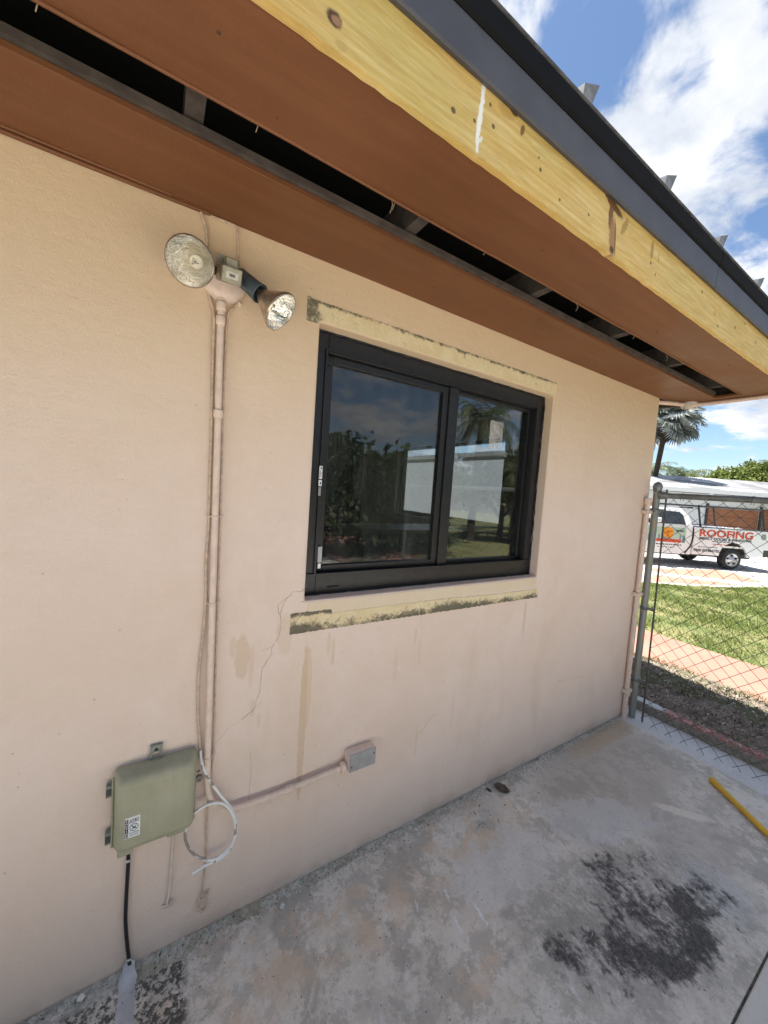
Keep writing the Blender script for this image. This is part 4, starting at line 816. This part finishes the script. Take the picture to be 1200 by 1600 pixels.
for x, y, a, l in [(1.06, -.45, 20, .022), (.87, -.42, 60, .03), (1.33, -.545, 80, .028), (1.26, -.48, 80, .02), (.93, -.22, -40, .012), (1.42, -.69, 20, .014), (1.13, -.56, 30, .018), (1.38, -.80, 15, .02)]:
    dx, dy = math.cos(R(a)) * l, math.sin(R(a)) * l; o = len(V); V += [(x - dx, y - dy, .003), (x - dy * .08, y + dx * .08, .006), (x + dx, y + dy, .003), (x + dy * .08, y - dx * .08, .004)]; F.append((o, o + 1, o + 2, o + 3))
fastmesh('straw_bits', np.array(V), np.array(F), simple('straw_colour', (.62, .58, .48), .8), kind='stuff', label='pale splinters lying on the patio', category='debris')

# ------------------------------------------------------------------ vegetation
def leafquads(P, size, flat=0.0, aspect=.5, seed=0):
    r_ = np.random.default_rng(seed); n = len(P); a = r_.normal(size=(n, 3)); a[:, 2] += flat * .0
    a /= np.linalg.norm(a, axis=1)[:, None]; bb = np.cross(a, r_.normal(size=(n, 3)) + [0, 0, flat]); bb /= np.linalg.norm(bb, axis=1)[:, None] + 1e-9
    s = size * r_.uniform(.6, 1.3, n)[:, None]
    V = np.stack([P - a * s, P + bb * s * aspect, P + a * s, P - bb * s * aspect], 1).reshape(-1, 3); F = np.arange(4 * n).reshape(n, 4); return V, F
def clumps(center, rad, ncl, nl, seed, spread=.28, shell=.6):
    r_ = np.random.default_rng(seed); u = r_.normal(size=(ncl, 3)); u /= np.linalg.norm(u, axis=1)[:, None]; u[:, 2] = np.abs(u[:, 2]) * .95 - .25 * (r_.random(ncl) < .4)
    k = r_.uniform(shell, 1.0, ncl)[:, None]; c = u * k * np.array(rad); i = r_.integers(0, ncl, nl); sp = r_.uniform(.6, 1.3, ncl)[i][:, None] * spread * np.mean(rad)
    return c[i] + r_.normal(size=(nl, 3)) * sp * np.array([1, 1, .7]) * .5 + np.array(center)
LEAF_SUN = m_leaf('bright_green_leaves', (.07, .11, .025), (.15, .20, .045), (.28, .31, .09), .5, .4)
LEAF_DK = m_leaf('deep_green_leaves', (.02, .045, .012), (.04, .075, .02), (.07, .11, .03), .45, .2)
LEAF_PALM = m_leaf('palm_green', (.05, .07, .02), (.08, .11, .035), (.16, .15, .06), .45, .2)
LEAF_SILVER = m_leaf('silver_palm_leaf', (.09, .11, .10), (.22, .245, .235), (.55, .58, .57), .4, .12)
TRUNK = simple('palm_trunk_grey', (.12, .10, .085), .9, 0, .3, 12, .01); TRUNKD = simple('dark_fibrous_trunk', (.045, .03, .022), .95, 0, .4, 20, .01)
def tree(name, loc, rad, h, nl, size, mat, label, seed, cat='tree', group=None, ncl=26, spread=.3):
    t = thing(name, label, cat, loc, 0, group); P = clumps((0, 0, h), rad, ncl, nl, seed, spread); V, F = leafquads(P, size, .5, .5, seed)
    fastmesh('crown', V, F, mat, t)
    b = MB(); b.tube([(0, 0, 0), (.05, 0, h * .4), (0, .05, h * .8)], [.16, .12, .08], 8)
    for k in range(4): a = k * 1.6 + seed; b.tube([(0, 0, h * .5), (rad[0] * .4 * math.cos(a), rad[1] * .4 * math.sin(a), h * .9)], [.07, .03], 6)
    mk('trunk', b, TRUNK, t, local=True); return t
def frond_mesh(name, L, droop, nleaf, ll, mat, seed, rise=.5):
    r_ = np.random.default_rng(seed); V = []; F = []; pts = []
    for i in range(nleaf + 1):
        t = i / nleaf; ang = rise - droop * t ** 1.3
        if i == 0: p = Vector((0, 0, 0))
        else: p = pts[-1] + Vector((math.cos(ang), 0, math.sin(ang))) * (L / nleaf)
        pts.append(p)
    for i in range(2, nleaf):
        t = i / nleaf; l = ll * math.sin(min(1, t * 1.15 + .12) * math.pi * .93) ** .6 * r_.uniform(.85, 1.1) + .05; dirx = (pts[i + 1] - pts[i - 1]).normalized() if i < nleaf else Vector((1, 0, 0))
        for s in (-1, 1):
            o = len(V); side = Vector((0, s, 0)); dd = (side * .75 + dirx * .55 + Vector((0, 0, -.25 - .5 * r_.random()))).normalized(); wv = dirx * ll * .035; q = pts[i] + dd * l * .55; e = pts[i] + dd * l + Vector((0, 0, -.28 * l))
            V += [pts[i] - wv, pts[i] + wv, q + wv, q - wv, e, e + wv * .2]; F += [(o, o + 1, o + 2, o + 3), (o + 3, o + 2, o + 5, o + 4)]
    for i in range(nleaf):
        o = len(V); w = .02 * L / 2 * (1 - .8 * i / nleaf) + .005; V += [pts[i] + Vector((0, w, 0)), pts[i] - Vector((0, w, 0)), pts[i + 1] - Vector((0, w * .9, 0)), pts[i + 1] + Vector((0, w * .9, 0))]; F.append((o, o + 1, o + 2, o + 3))
    me = bpy.data.meshes.new(name); me.from_pydata([tuple(v) for v in V], [], F); me.materials.append(mat); return me
def palm(name, loc, h, L, n, label, seed, mat=LEAF_PALM, lean=(0, 0), ll=.55, group=None, tr=.14):
    t = thing(name, label, 'palm tree', loc, 0, group); r_ = random.Random(seed)
    mk('trunk', MB().tube([(0, 0, 0), (lean[0] * .3, lean[1] * .3, h * .4), (lean[0], lean[1], h)], [tr * 1.3, tr, tr * .8], 10), TRUNK, t, local=True)
    ms = [frond_mesh('frond', L, 1.3 + .35 * k, 26, ll, mat, seed + k, 1.0 - .45 * k) for k in range(4)]
    for i in range(n):
        f = i / n; o = bpy.data.objects.new('frond', ms[min(3, int(f * 4))]); COL.objects.link(o); o.parent = t; o.location = (lean[0], lean[1], h); o.rotation_euler = (r_.uniform(-.2, .2), r_.uniform(-.15, .15), i * 2.4); o.scale = (1, 1, 1) if f > .2 else (.85,) * 3
    return t
# silver fan palm behind the corner
def fan_palm():
    t = thing('fan_palm', 'silver-grey fan palm with a dark trunk rising beside the house corner', 'palm tree', (28.75, 10.6, -.34))
    top = Vector((.15, -.3, 7.7))
    mk('trunk', MB().tube([(0, 0, 0), (0, 0, 3.5), top], [.17, .15, .16], 12), TRUNKD, t, local=True)
    b = MB(); r_ = random.Random(4)
    for k in range(46): a = r_.uniform(0, 6.28); z = r_.uniform(-1.5, -.2); b.tube([top + Vector((0, 0, z)), top + Vector((math.cos(a) * .45, math.sin(a) * .45, z + .25 + .2 * r_.random()))], [.07, .03], 5)
    mk('leaf_base', b, TRUNKD, t, local=True, kind='stuff')
    ms = []
    for v in range(4):
        rr_ = np.random.default_rng(v); V = []; F = []; n = 34
        for i in range(n):
            a0 = (i / n - .5) * R(290); da = R(290) / n * .5; l = 1.15 * (1 - .18 * abs(i / n - .5) * 2) * rr_.uniform(.9, 1.08); o = len(V); dr = rr_.uniform(.02, .22) + .1
            c0, s0 = math.cos(a0), math.sin(a0)
            V += [(0, 0, 0), (.62 * l * math.cos(a0 - da), .62 * l * math.sin(a0 - da), .14), (.62 * l * math.cos(a0 + da), .62 * l * math.sin(a0 + da), .14), (.68 * l * c0, .68 * l * s0, .24), (l * c0, l * s0, .16 - dr)]
            F += [(o, o + 1, o + 3), (o, o + 3, o + 2), (o + 1, o + 4, o + 3), (o + 3, o + 4, o + 2)]
        me = bpy.data.meshes.new('fan_leaf'); me.from_pydata(V, [], F); me.materials.append(LEAF_SILVER); ms.append(me)
    N_ = 38
    for i in range(N_):
        el = R(80 - 125 * (i / N_) ** .85); az = i * 2.39996; d_ = Vector((math.cos(az) * math.cos(el), math.sin(az) * math.cos(el), math.sin(el))); ln = .85 + .35 * random.random()
        o = bpy.data.objects.new('fan_leaf', ms[i % 4]); COL.objects.link(o); o.parent = t; pos = top + d_ * ln + Vector((0, 0, -.1)); o.location = pos
        X = (d_ + Vector((0, 0, -.25))).normalized(); Z = (Vector((0, 0, 1)) - X * X.z); Z = Z.normalized() if Z.length > .1 else X.orthogonal().normalized(); tw = random.uniform(-.7, .7); Yv = Z.cross(X); Z2 = Z * math.cos(tw) + Yv * math.sin(tw); Yv = Z2.cross(X)
        o.rotation_mode = 'QUATERNION'; o.rotation_quaternion = Matrix((X, Yv, Z2)).transposed().to_quaternion()
fan_palm()
palm('coconut_palm', (34.7, 13.6, -.34), 4.9, 2.6, 16, 'small feathery palm low behind the silver fan palm', 21, ll=.6)
TL = 'leafy tree crowns rising behind the pale roof across the street'
tree('tree', (36.2, 15.1, -.34), (2.6, 2.0, 1.6), 3.3, 6000, .13, LEAF_SUN, 'low bright shrub-like tree at the left end of the pale roof', 31, group='trees behind the neighbouring roof')
palm('areca_palm', (38.3, 12.3, -.34), 4.7, 2.4, 26, 'bushy olive palm clump showing above the left part of the pale roof', 33, ll=.7, group='trees behind the neighbouring roof')
tree('tree', (42.0, 10.4, -.34), (2.3, 2.3, 1.5), 4.1, 7500, .14, LEAF_SUN, 'mid-height bright green tree between the palm clump and the taller tree', 35, group='trees behind the neighbouring roof')
tree('tree', (43.4, 8.6, -.34), (1.9, 1.9, 1.7), 4.7, 7500, .14, LEAF_SUN, 'tall rounded bright green tree in the middle of the row behind the roof', 36, group='trees behind the neighbouring roof')
palm('areca_palm', (42.6, 7.6, -.34), 5.6, 2.2, 16, 'palm with a curled frond poking above the trees behind the roof', 39, ll=.6, group='trees behind the neighbouring roof')
tree('tree', (45.6, 6.3, -.34), (3.2, 3.0, 1.9), 4.6, 9500, .15, LEAF_SUN, 'broad green tree at the right end of the row behind the roof', 37, group='trees behind the neighbouring roof')
tree('tree', (46.5, 1.5, -.34), (3.6, 3.2, 2.4), 5.0, 4200, .28, LEAF_SUN, 'green tree past the right edge behind the neighbouring house', 38, group='trees behind the neighbouring roof')
tree('tree', (41, 18, -.34), (3, 3, 2), 3.6, 3000, .26, LEAF_DK, 'dark green tree hidden behind the house corner across the street', 40, group='trees behind the neighbouring roof')
# hedge, trees and palm on the yard side (seen mirrored in the window)
hg = thing('hedge', 'dense green hedge along the far side of the yard, mirrored in the window', 'hedge', (2, -6.2, 0))
r_ = np.random.default_rng(5); n = 26000; P = np.stack([r_.uniform(-8, 4.6, n), r_.normal(0, .42, n), r_.uniform(0, 1, n)], 1); hh = 2.55 + .22 * np.sin(P[:, 0] * 1.7) + .18 * np.sin(P[:, 0] * 4.1 + 1); P[:, 2] = hh * P[:, 2] ** .7; 
V, F = leafquads(P, .075, .4, .5, 5); fastmesh('foliage', V, F, LEAF_DK, hg)
b = MB()
for x in np.arange(-7.5, 4.5, .9): b.tube([(x, 0, 0), (x + .1, .05, 2.0)], [.04, .02], 6)
mk('stem', b, TRUNKD, hg, local=True)
palm('coconut_palm', (11.2, -9.6, -.3), 4.9, 2.1, 22, 'tall coconut palm standing in the yard, mirrored in the right pane', 51, ll=.6, lean=(-.3, .4), tr=.13)
palm('coconut_palm', (12.6, -8.6, -.3), 3.0, 1.5, 16, 'young palm in the yard, mirrored at the right edge of the window', 53, ll=.5)
tree('tree', (13.2, -9.8, -.3), (2.2, 2.0, 1.6), 1.9, 3800, .16, LEAF_DK, 'dark bushy tree in the yard beside the young palm', 61, group='yard trees')
tree('tree', (7.6, -9.6, -.3), (3.2, 2.0, 1.3), 1.9, 5200, .16, LEAF_DK, 'low dark tree in the yard beyond the end of the hedge', 62, group='yard trees')
tree('tree', (17.5, -12, -.3), (4, 3, 2.2), 2.6, 4200, .2, LEAF_DK, 'wide dark tree far along the yard side', 63, group='yard trees')
tree('tree', (-7, -10.5, 0), (4, 3, 2.5), 4, 5200, .2, LEAF_DK, 'large dark tree behind the hedge left of the patio', 64, group='yard trees')

# grass blades, litter
def vnoise(x, y, f, seed):
    T = np.random.default_rng(seed).random((256, 256)); X = x * f + 40; Y = y * f + 40; i = np.floor(X).astype(int); j = np.floor(Y).astype(int); u = X - i; v = Y - j; u = u * u * (3 - 2 * u); v = v * v * (3 - 2 * v)
    g_ = lambda a, b: T[a % 256, b % 256]
    return (g_(i, j) * (1 - u) + g_(i + 1, j) * u) * (1 - v) + (g_(i, j + 1) * (1 - u) + g_(i + 1, j + 1) * u) * v
def grass():
    n = 190000; x = rng.uniform(5.32, 15, n); y = rng.uniform(-5.0, 3.6, n); keep = (y < 3.30 - (x - 8.9) * .385) | (x < 8.9); keep &= y > -.2 - (x - 5.3) * .20 - 1.0
    pn = .6 * vnoise(x, y, 1.6, 1) + .4 * vnoise(x, y, 5.0, 2)
    bare = .50 - .22 * np.clip((x - 5.5) / 2.5, 0, 1) - .25 * np.clip((y + .5) * -1, 0, 1) * 0; keep &= (pn > bare) | (rng.random(n) < .20)
    x, y = x[keep], y[keep]; n = len(x); z = .02 - np.clip((x - 5.4) / 6, 0, 1) * .34; h = rng.uniform(.02, .065, n) * (.55 + .9 * vnoise(x, y, 4.0, 3)) ; a = rng.uniform(0, 6.283, n); w = rng.uniform(.003, .008, n) * (1 + .06 * (x - 5)); lx, ly = rng.normal(0, .028, n), rng.normal(0, .028, n)
    A = np.stack([x - np.cos(a) * w, y - np.sin(a) * w, z], 1); B = np.stack([x + np.cos(a) * w, y + np.sin(a) * w, z], 1); C_ = np.stack([x + lx, y + ly, z + h], 1)
    V = np.stack([A, B, C_], 1).reshape(-1, 3); fastmesh('grass', V, np.arange(3 * n).reshape(n, 3), m_leaf('lawn_blades', (.07, .12, .02), (.14, .20, .045), (.36, .36, .14), .6, .4), kind='stuff', label='patchy sunlit lawn grass beyond the red walkway', category='grass')
    n = 5200; x = np.concatenate([rng.uniform(3.42, 4.4, n), rng.uniform(4.25, 4.48, 1800)]); y = np.concatenate([rng.uniform(-1.6, 2.2, n), rng.uniform(-1.6, 2.2, 1800)]); dn_ = np.sin(x * 7 + 2 * np.sin(y * 5)) * np.sin(y * 4.3 + 2); keep = (dn_ > .25) | (x > 4.3) & (dn_ > -.4) | (rng.random(len(x)) < .12); x, y = x[keep], y[keep]; n = len(x)
    z = np.full(n, .035); h = rng.uniform(.015, .045, n); a = rng.uniform(0, 6.283, n); w = rng.uniform(.002, .006, n); lx, ly = rng.normal(0, .02, n), rng.normal(0, .02, n)
    V = np.stack([np.stack([x - np.cos(a) * w, y - np.sin(a) * w, z], 1), np.stack([x + np.cos(a) * w, y + np.sin(a) * w, z], 1), np.stack([x + lx, y + ly, z + h], 1)], 1).reshape(-1, 3)
    fastmesh('weeds', V, np.arange(3 * n).reshape(n, 3), m_leaf('weed_blades', (.06, .10, .02), (.10, .15, .035), (.22, .22, .08), .6, .3), kind='stuff', label='sparse weeds growing in the soil strip by the kerb', category='weeds')
    n = 4200; P = np.stack([rng.uniform(3.37, 4.38, n), rng.uniform(-1.6, 1.4, n), rng.uniform(.045, .06, n)], 1); V, F = leafquads(P, .014, 2.5, .45, 9); fastmesh('leaf_litter', V, F, m_leaf('dead_leaf_bits', (.07, .045, .03), (.22, .16, .12), (.52, .46, .40), .8, 0), kind='stuff', label='dry leaf litter and stones on the shaded soil strip', category='leaf litter')
    n = 240; P = np.stack([rng.uniform(3.26, 3.36, n), rng.uniform(-1.2, -.3, n), rng.uniform(.05, .10, n)], 1); V, F = leafquads(P, .022, 1.5, .06, 19); fastmesh('dry_grass', V, F, simple('dry_grass_straw', (.36, .30, .20), .8), kind='stuff', label='dry grass wisps along the kerb', category='dry grass')
grass()

# ------------------------------------------------------------------ pickup truck
TW = simple('white_truck_paint', (.84, .85, .86), .28, 0, .02, 5, 0, .5, .5); TB = simple('black_trim', (.02, .02, .022), .45); TG = simple('truck_window_glass', (.02, .025, .03), .08, 0, .1, 5, 0, .8)
TR = simple('red_lettering', (.62, .07, .03), .5); TD = simple('dark_lettering', (.05, .05, .07), .5); TO = simple('orange_emblem', (.85, .33, .02), .5, 0, .1, 3); TGR = None
tk = thing('pickup_truck', 'white roofing pickup truck with ladder rack parked beyond the fence', 'truck', (16.46, 2.95, -.312), R(-31.8))
WD = 1.95
def arch(cx_, r, z0=.42, n=14): return [(cx_ - r * math.cos(R(a)), z0 + r * math.sin(R(a))) for a in np.linspace(0, 180, n)]
def side(poly, y0, y1): return MB().prism([(x, y0, z) for x, z in poly], (0, 0, 0), (0, y1 - y0, 0))
bed = [(-1.38, .44), (-.50, .44)] + arch(0, .47, .44)[0:] + [(.50, .44), (1.06, .52), (1.22, .60), (1.24, 1.0), (1.20, 1.36), (-1.38, 1.36)]
mk('bed_side', side(bed, 0, .09), TW, tk, local=True, bevel=.02); mk('bed_side', side(bed, WD - .09, WD), TW, tk, local=True, bevel=.02)
b = MB(); b.box(-1.36, 1.18, .091, WD - .091, .72, .78); b.box(-1.37, -1.32, .091, WD - .091, .44, 1.34); mk('bed_floor', b, TW, tk, local=True); mk('tailgate', MB().box(1.16, 1.215, .10, WD - .10, .70, 1.35), TW, tk, local=True, bevel=.01)
mk('bed_rail_cap', MB().box(-1.37, 1.2, -.004, .10, 1.362, 1.385).box(-1.37, 1.2, WD - .10, WD + .004, 1.362, 1.385), TB, tk, local=True, bevel=.006)
cab = [(-1.42, .42), (-3.10, .42)] + [(-3.62 + .48 * math.cos(R(a)), .44 + .48 * math.sin(R(a))) for a in np.linspace(0, 180, 14)] + [(-4.45, .50), (-4.50, .95), (-4.35, 1.22), (-3.35, 1.34), (-1.42, 1.38)]
mk('cab_body', side(cab, 0, WD), TW, tk, local=True, bevel=.03)
# greenhouse with tumblehome
gp = [(-1.44, 1.37), (-1.55, 1.80), (-1.72, 1.93), (-2.45, 1.94), (-2.65, 1.88), (-3.35, 1.34)]
V = [(x, (.0 if z < 1.5 else .16 * (z - 1.34) / .6), z) for x, z in gp] + [(x, WD - (.0 if z < 1.5 else .16 * (z - 1.34) / .6), z) for x, z in gp]
k = len(gp); b = MB().add(V, [tuple(range(k)), tuple(range(k, 2 * k))[::-1]] + [(i, k + i, k + (i + 1) % k, (i + 1) % k) for i in range(k)]); mk('cab_roof', b, TW, tk, local=True, bevel=.03)
wp = [(-1.68, 1.41), (-1.74, 1.72), (-1.86, 1.82), (-2.42, 1.84), (-3.12, 1.41)]
b = MB().add([(x, (.16 * (z - 1.34) / .6 if z > 1.5 else .012) - .012, z) for x, z in wp], [tuple(range(5))]); mk('side_window', b, TG, tk, local=True)
mk('windscreen', MB().add([(-3.32, .12, 1.37), (-2.68, .22, 1.885), (-2.68, WD - .22, 1.885), (-3.32, WD - .12, 1.37)], [(0, 1, 2, 3)]), TG, tk, local=True)
mk('rear_glass', MB().add([(-1.438, .25, 1.42), (-1.535, .3, 1.80), (-1.535, WD - .3, 1.80), (-1.438, WD - .25, 1.42)], [(3, 2, 1, 0)]), TG, tk, local=True)
dr = [(-1.62, .50), (-1.60, 1.38)]
mk('door_seam', MB().tube([(-1.42, -.004, 1.36), (-1.40, -.004, 1.0), (-1.46, -.004, .72), (-1.62, -.004, .47)], .022, 6).tube([(-3.02, -.003, .5), (-3.05, -.003, 1.0), (-3.15, -.003, 1.33)], .008, 5), TB, tk, local=True)
mk('door_handle', MB().box(-1.98, -1.74, -.03, .0, 1.17, 1.205), TB, tk, local=True, bevel=.008)
mk('mirror', MB().box(-2.92, -2.64, -.20, -.02, 1.44, 1.60), TW, tk, local=True, bevel=.03)
mk('taillight', MB().box(1.12, 1.232, -.008, .12, .92, 1.28), simple('red_lens', (.35, .02, .02), .25), tk, local=True, bevel=.01)
mk('bumper', MB().box(.98, 1.36, -.01, WD + .01, .50, .74), simple('dark_bumper', (.06, .065, .06), .4, .4), tk, local=True, bevel=.03)
mk('bumper', MB().box(-4.66, -4.42, .0, WD, .50, .78), simple('chrome', (.6, .6, .62), .2, .9), tk, local=True, bevel=.03)
mk('chassis', MB().box(-4.2, 1.0, .45, WD - .45, .34, .60), TB, tk, local=True)
mk('fuel_door', MB().box(-1.18, -.98, -.004, .002, 1.0, 1.18), TW, tk, local=True, bevel=.004)
RIM = simple('wheel_silver', (.55, .55, .56), .3, .7)
for wx in (0, -3.62):
    for wy, s in ((.02, -1), (WD - .02, 1)):
        w = mk('wheel', MB().lathe((wx, wy + .0 * s, .335), (0, -s, 0), [(0, .20), (.0, .30), (.03, .332), (.2, .335), (.235, .30), (.235, .18)], 32), WH, tk, local=True)
        b = MB().lathe((wx, wy, .335), (0, s, 0), [(.004, .215), (.012, .205), (-.03, .175), (-.02, .12), (.01, .08), (.03, .055), (.035, 0)], 28); mk('rim', b, RIM, w, local=True)
        b = MB()
        for k in range(5): a = R(72 * k + 20); b.lathe((wx + .150 * math.cos(a), wy + s * .004, .335 + .150 * math.sin(a)), (0, s, 0), [(-.02, .034), (.0, .034), (.001, 0)], 12)
        mk('rim_hole', b, SLOT, w, local=True)
    mk('wheel_well', MB().box(wx - .5, wx + .5, .095 if wx == 0 else .5, WD - .095 if wx == 0 else WD - .5, .5, .95 if wx == 0 else .6), SLOT, tk, local=True)
# ladder rack
rk = MB()
for x in (-1.15, .98):
    for y in (.05, WD - .05): rk.tube([(x, y, 1.36), (x - .06, y, 1.62), (x - .14, y, 2.02), (x - .14, y, 2.10)], .028, 8)
    rk.tube([(x - .14, .0, 2.06), (x - .14, WD, 2.06)], .028, 8)
for y in (.05, WD - .05): rk.tube([(-3.3, y, 2.06), (.9, y, 2.06)], .024, 8)
mk('ladder_rack', rk, TB, tk, local=True)
mk('light_bar', MB().box(-1.62, -1.42, .1, .4, 1.96, 2.01), TB, tk, local=True)
# livery
g = G('door_livery_print'); xx, yy, zz = g.xyz(); c = g.mix(g.ss(zz, .85, 1.25), (.50, .60, .52), (.42, .58, .48)); tw = g.noise(8, 2, .5, 0, g.map(sc=(1, 1, .05))); c = g.mix(g.mth('MULTIPLY', g.ss(tw, .5, .52), g.ss(zz, 1.08, 1.0)), c, (.16, .26, .28)); LIV = g.done(c, .4)
mk('door_print', MB().box(-3.0, -1.66, -.006, .0, .80, 1.30), LIV, tk, local=True)
b = MB()
for dx, dz, r in [(0, .05, .14), (.10, .02, .12), (.0, -.06, .12), (.09, -.08, .11), (-.06, .0, .1)]: b.lathe((-2.28 + dx, -.010 - .001 * len(b.v) / 100, 1.12 + dz), (0, -1, 0), [(0, r), (.002, 0)], 18)
mk('emblem', b, TO, tk, local=True)
mk('emblem', MB().tube([(-2.38, -.02, 1.08), (-2.26, -.02, 1.14), (-2.13, -.02, 1.16)], .008, 5).tube([(-2.28, -.02, 1.20), (-2.24, -.02, 1.06), (-2.26, -.02, .97)], .008, 5), simple('red_vein', (.5, .1, .02), .5), tk, local=True)
mk('door_print', MB().box(-2.62, -1.80, -.010, .0, .80, .90), TR, tk, local=True)
def strokes(x0, x1, z, h, mat, gap=.02, seed=1):
    r2 = random.Random(seed); b = MB(); x = x0
    while x < x1: w = r2.uniform(.04, .11); b.box(x, min(x + w, x1), -.006, -.001, z, z + h); x += w + gap
    mk('small_print', b, mat, tk, local=True, kind='stuff')
strokes(-2.7, -1.75, .70, .035, TD, .03, 3); strokes(-2.55, -2.0, .62, .02, TD, .03, 4); strokes(-.75, -.05, 1.42 - .52, .028, TD, .03, 5) ; strokes(-.72, -.20, .81, .025, TR, .03, 6); strokes(-1.2, -.55, .70, .02, TD, .02, 7)
textobj('lettering', 'ROOFING', .32, TR, tk, (-1.22, -.008, 1.07), 1.78, .008, .0, extrude=.002)
textobj('lettering', 'IMPACT DOORS & WINDOWS', .125, TD, tk, (-1.20, -.008, .955), 1.74, .003, extrude=.001)
textobj('lettering', 'FREE ESTIMATES', .115, TD, tk, (-1.34, -.008, .555), .86, .003, extrude=.001)
b = MB()
for dx in (-.05, .03): b.tube([(.93 + dx, -.006, 1.12), (.95 + dx, -.006, 1.26)], .02, 6)
b.lathe((.94, -.004, 1.16), (0, -1, 0), [(0, .09), (.002, .07), (.003, .05)], 14); mk('emblem', b, simple('grey_green_emblem', (.30, .36, .34), .5), tk, local=True)
textobj('lettering', 'and', .10, simple('white_vinyl', (.8, .8, .8), .4), tk, (-.35, -.008, 1.375), .42, .004, .3, extrude=.001)

# ------------------------------------------------------------------ house across the street
nh = thing('neighbour_house', 'pale low house with mottled white roof and brown garage doors beyond the truck', 'house', (28.1, 7.2, -.34), R(-31.8))
NW = simple('white_house_paint', (.60, .62, .64), .7, 0, .04); NB = simple('rusty_brown_panel', (.26, .105, .05), .7, 0, .15, 2)
mk('wall', MB().box(-12, 12, 0, 8, 0, 2.95), NW, nh, local=True)
g = G('mottled_white_roof'); n1 = g.noise(.35, 6, .65, .6); c = g.mix(g.ss(n1, .40, .60), (.13, .13, .14), (.42, .42, .42)); c = g.mix(g.ss(g.noise(3, 5), .5, .7, 0, .25), c, (.3, .3, .3)); RF = g.done(c, .8, 0, g.bump(g.noise(9), .02))
b = MB(); ez = 2.98; V = [(-12.8, -.9, ez), (12.8, -.9, ez), (12.8, 8.9, ez), (-12.8, 8.9, ez), (-7.6, 4, ez + 1.25), (7.6, 4, ez + 1.25), (-12.8, -.9, ez + .16), (12.8, -.9, ez + .16), (12.8, 8.9, ez + .16), (-12.8, 8.9, ez + .16)]
b.add(V, [(3, 2, 1, 0), (0, 1, 7, 6), (1, 2, 8, 7), (2, 3, 9, 8), (3, 0, 6, 9), (6, 7, 5, 4), (7, 8, 5), (8, 9, 4, 5), (9, 6, 4)]); rf = mk('roof', b, RF, nh, local=True)
b = MB(); V = [(2.0, -2.6, ez + .0), (9.5, -2.6, ez + .0), (9.5, 3.0, ez + 1.0), (5.7, 3.0, ez + 1.15), (2.0, 3.0, ez + 1.0)]
b.prism([(2.2, -3.0, ez), (9.4, -3.0, ez), (9.4, -3.0, ez + .14), (5.8, -3.0, ez + .62), (2.2, -3.0, ez + .14)], (0, 0, 0), (0, 6.0, 0)); mk('roof', b, RF, nh, local=True)
mk('roof_vent', MB().lathe((-2.6, 3.0, ez + 1.0), (0, 0, 1), [(0, .12), (.25, .12), (.28, .2), (.36, .14), (.4, 0)], 14), NW, nh, local=True)
mk('fascia', MB().box(-12.82, 12.82, -.96, -.905, ez - .04, ez + .20), simple('white_fascia', (.7, .7, .7), .5), nh, local=True)
for x0 in (-.2, 3.1):
    gd = mk('garage_door', MB().box(x0, x0 + 3.0, -.06, -.002, 0, 2.25), NB, nh, local=True)
    for k in range(1, 4): mk('door_groove', MB().box(x0, x0 + 3.0, -.066, -.058, k * .56 - .012, k * .56 + .012), simple('groove_shadow', (.12, .05, .03), .8), gd, local=True)
for x0 in (-.32, 2.88, 6.15): mk('door_post', MB().box(x0, x0 + .12, -.08, -.01, 0, 2.4), simple('dark_post_paint', (.04, .03, .03), .6), nh, local=True)
for x0 in (-4.6, -9): w = mk('window', MB().box(x0, x0 + 1.6, -.05, -.003, 1.0, 2.1), simple('window_white', (.6, .6, .6), .5), nh, local=True); mk('pane', MB().box(x0 + .08, x0 + 1.52, -.058, -.052, 1.08, 2.02), TG, w, local=True)
mk('downlight', MB().box(-1.0, -.8, -.97, -.9, ez - .22, ez - .05), NW, nh, local=True)
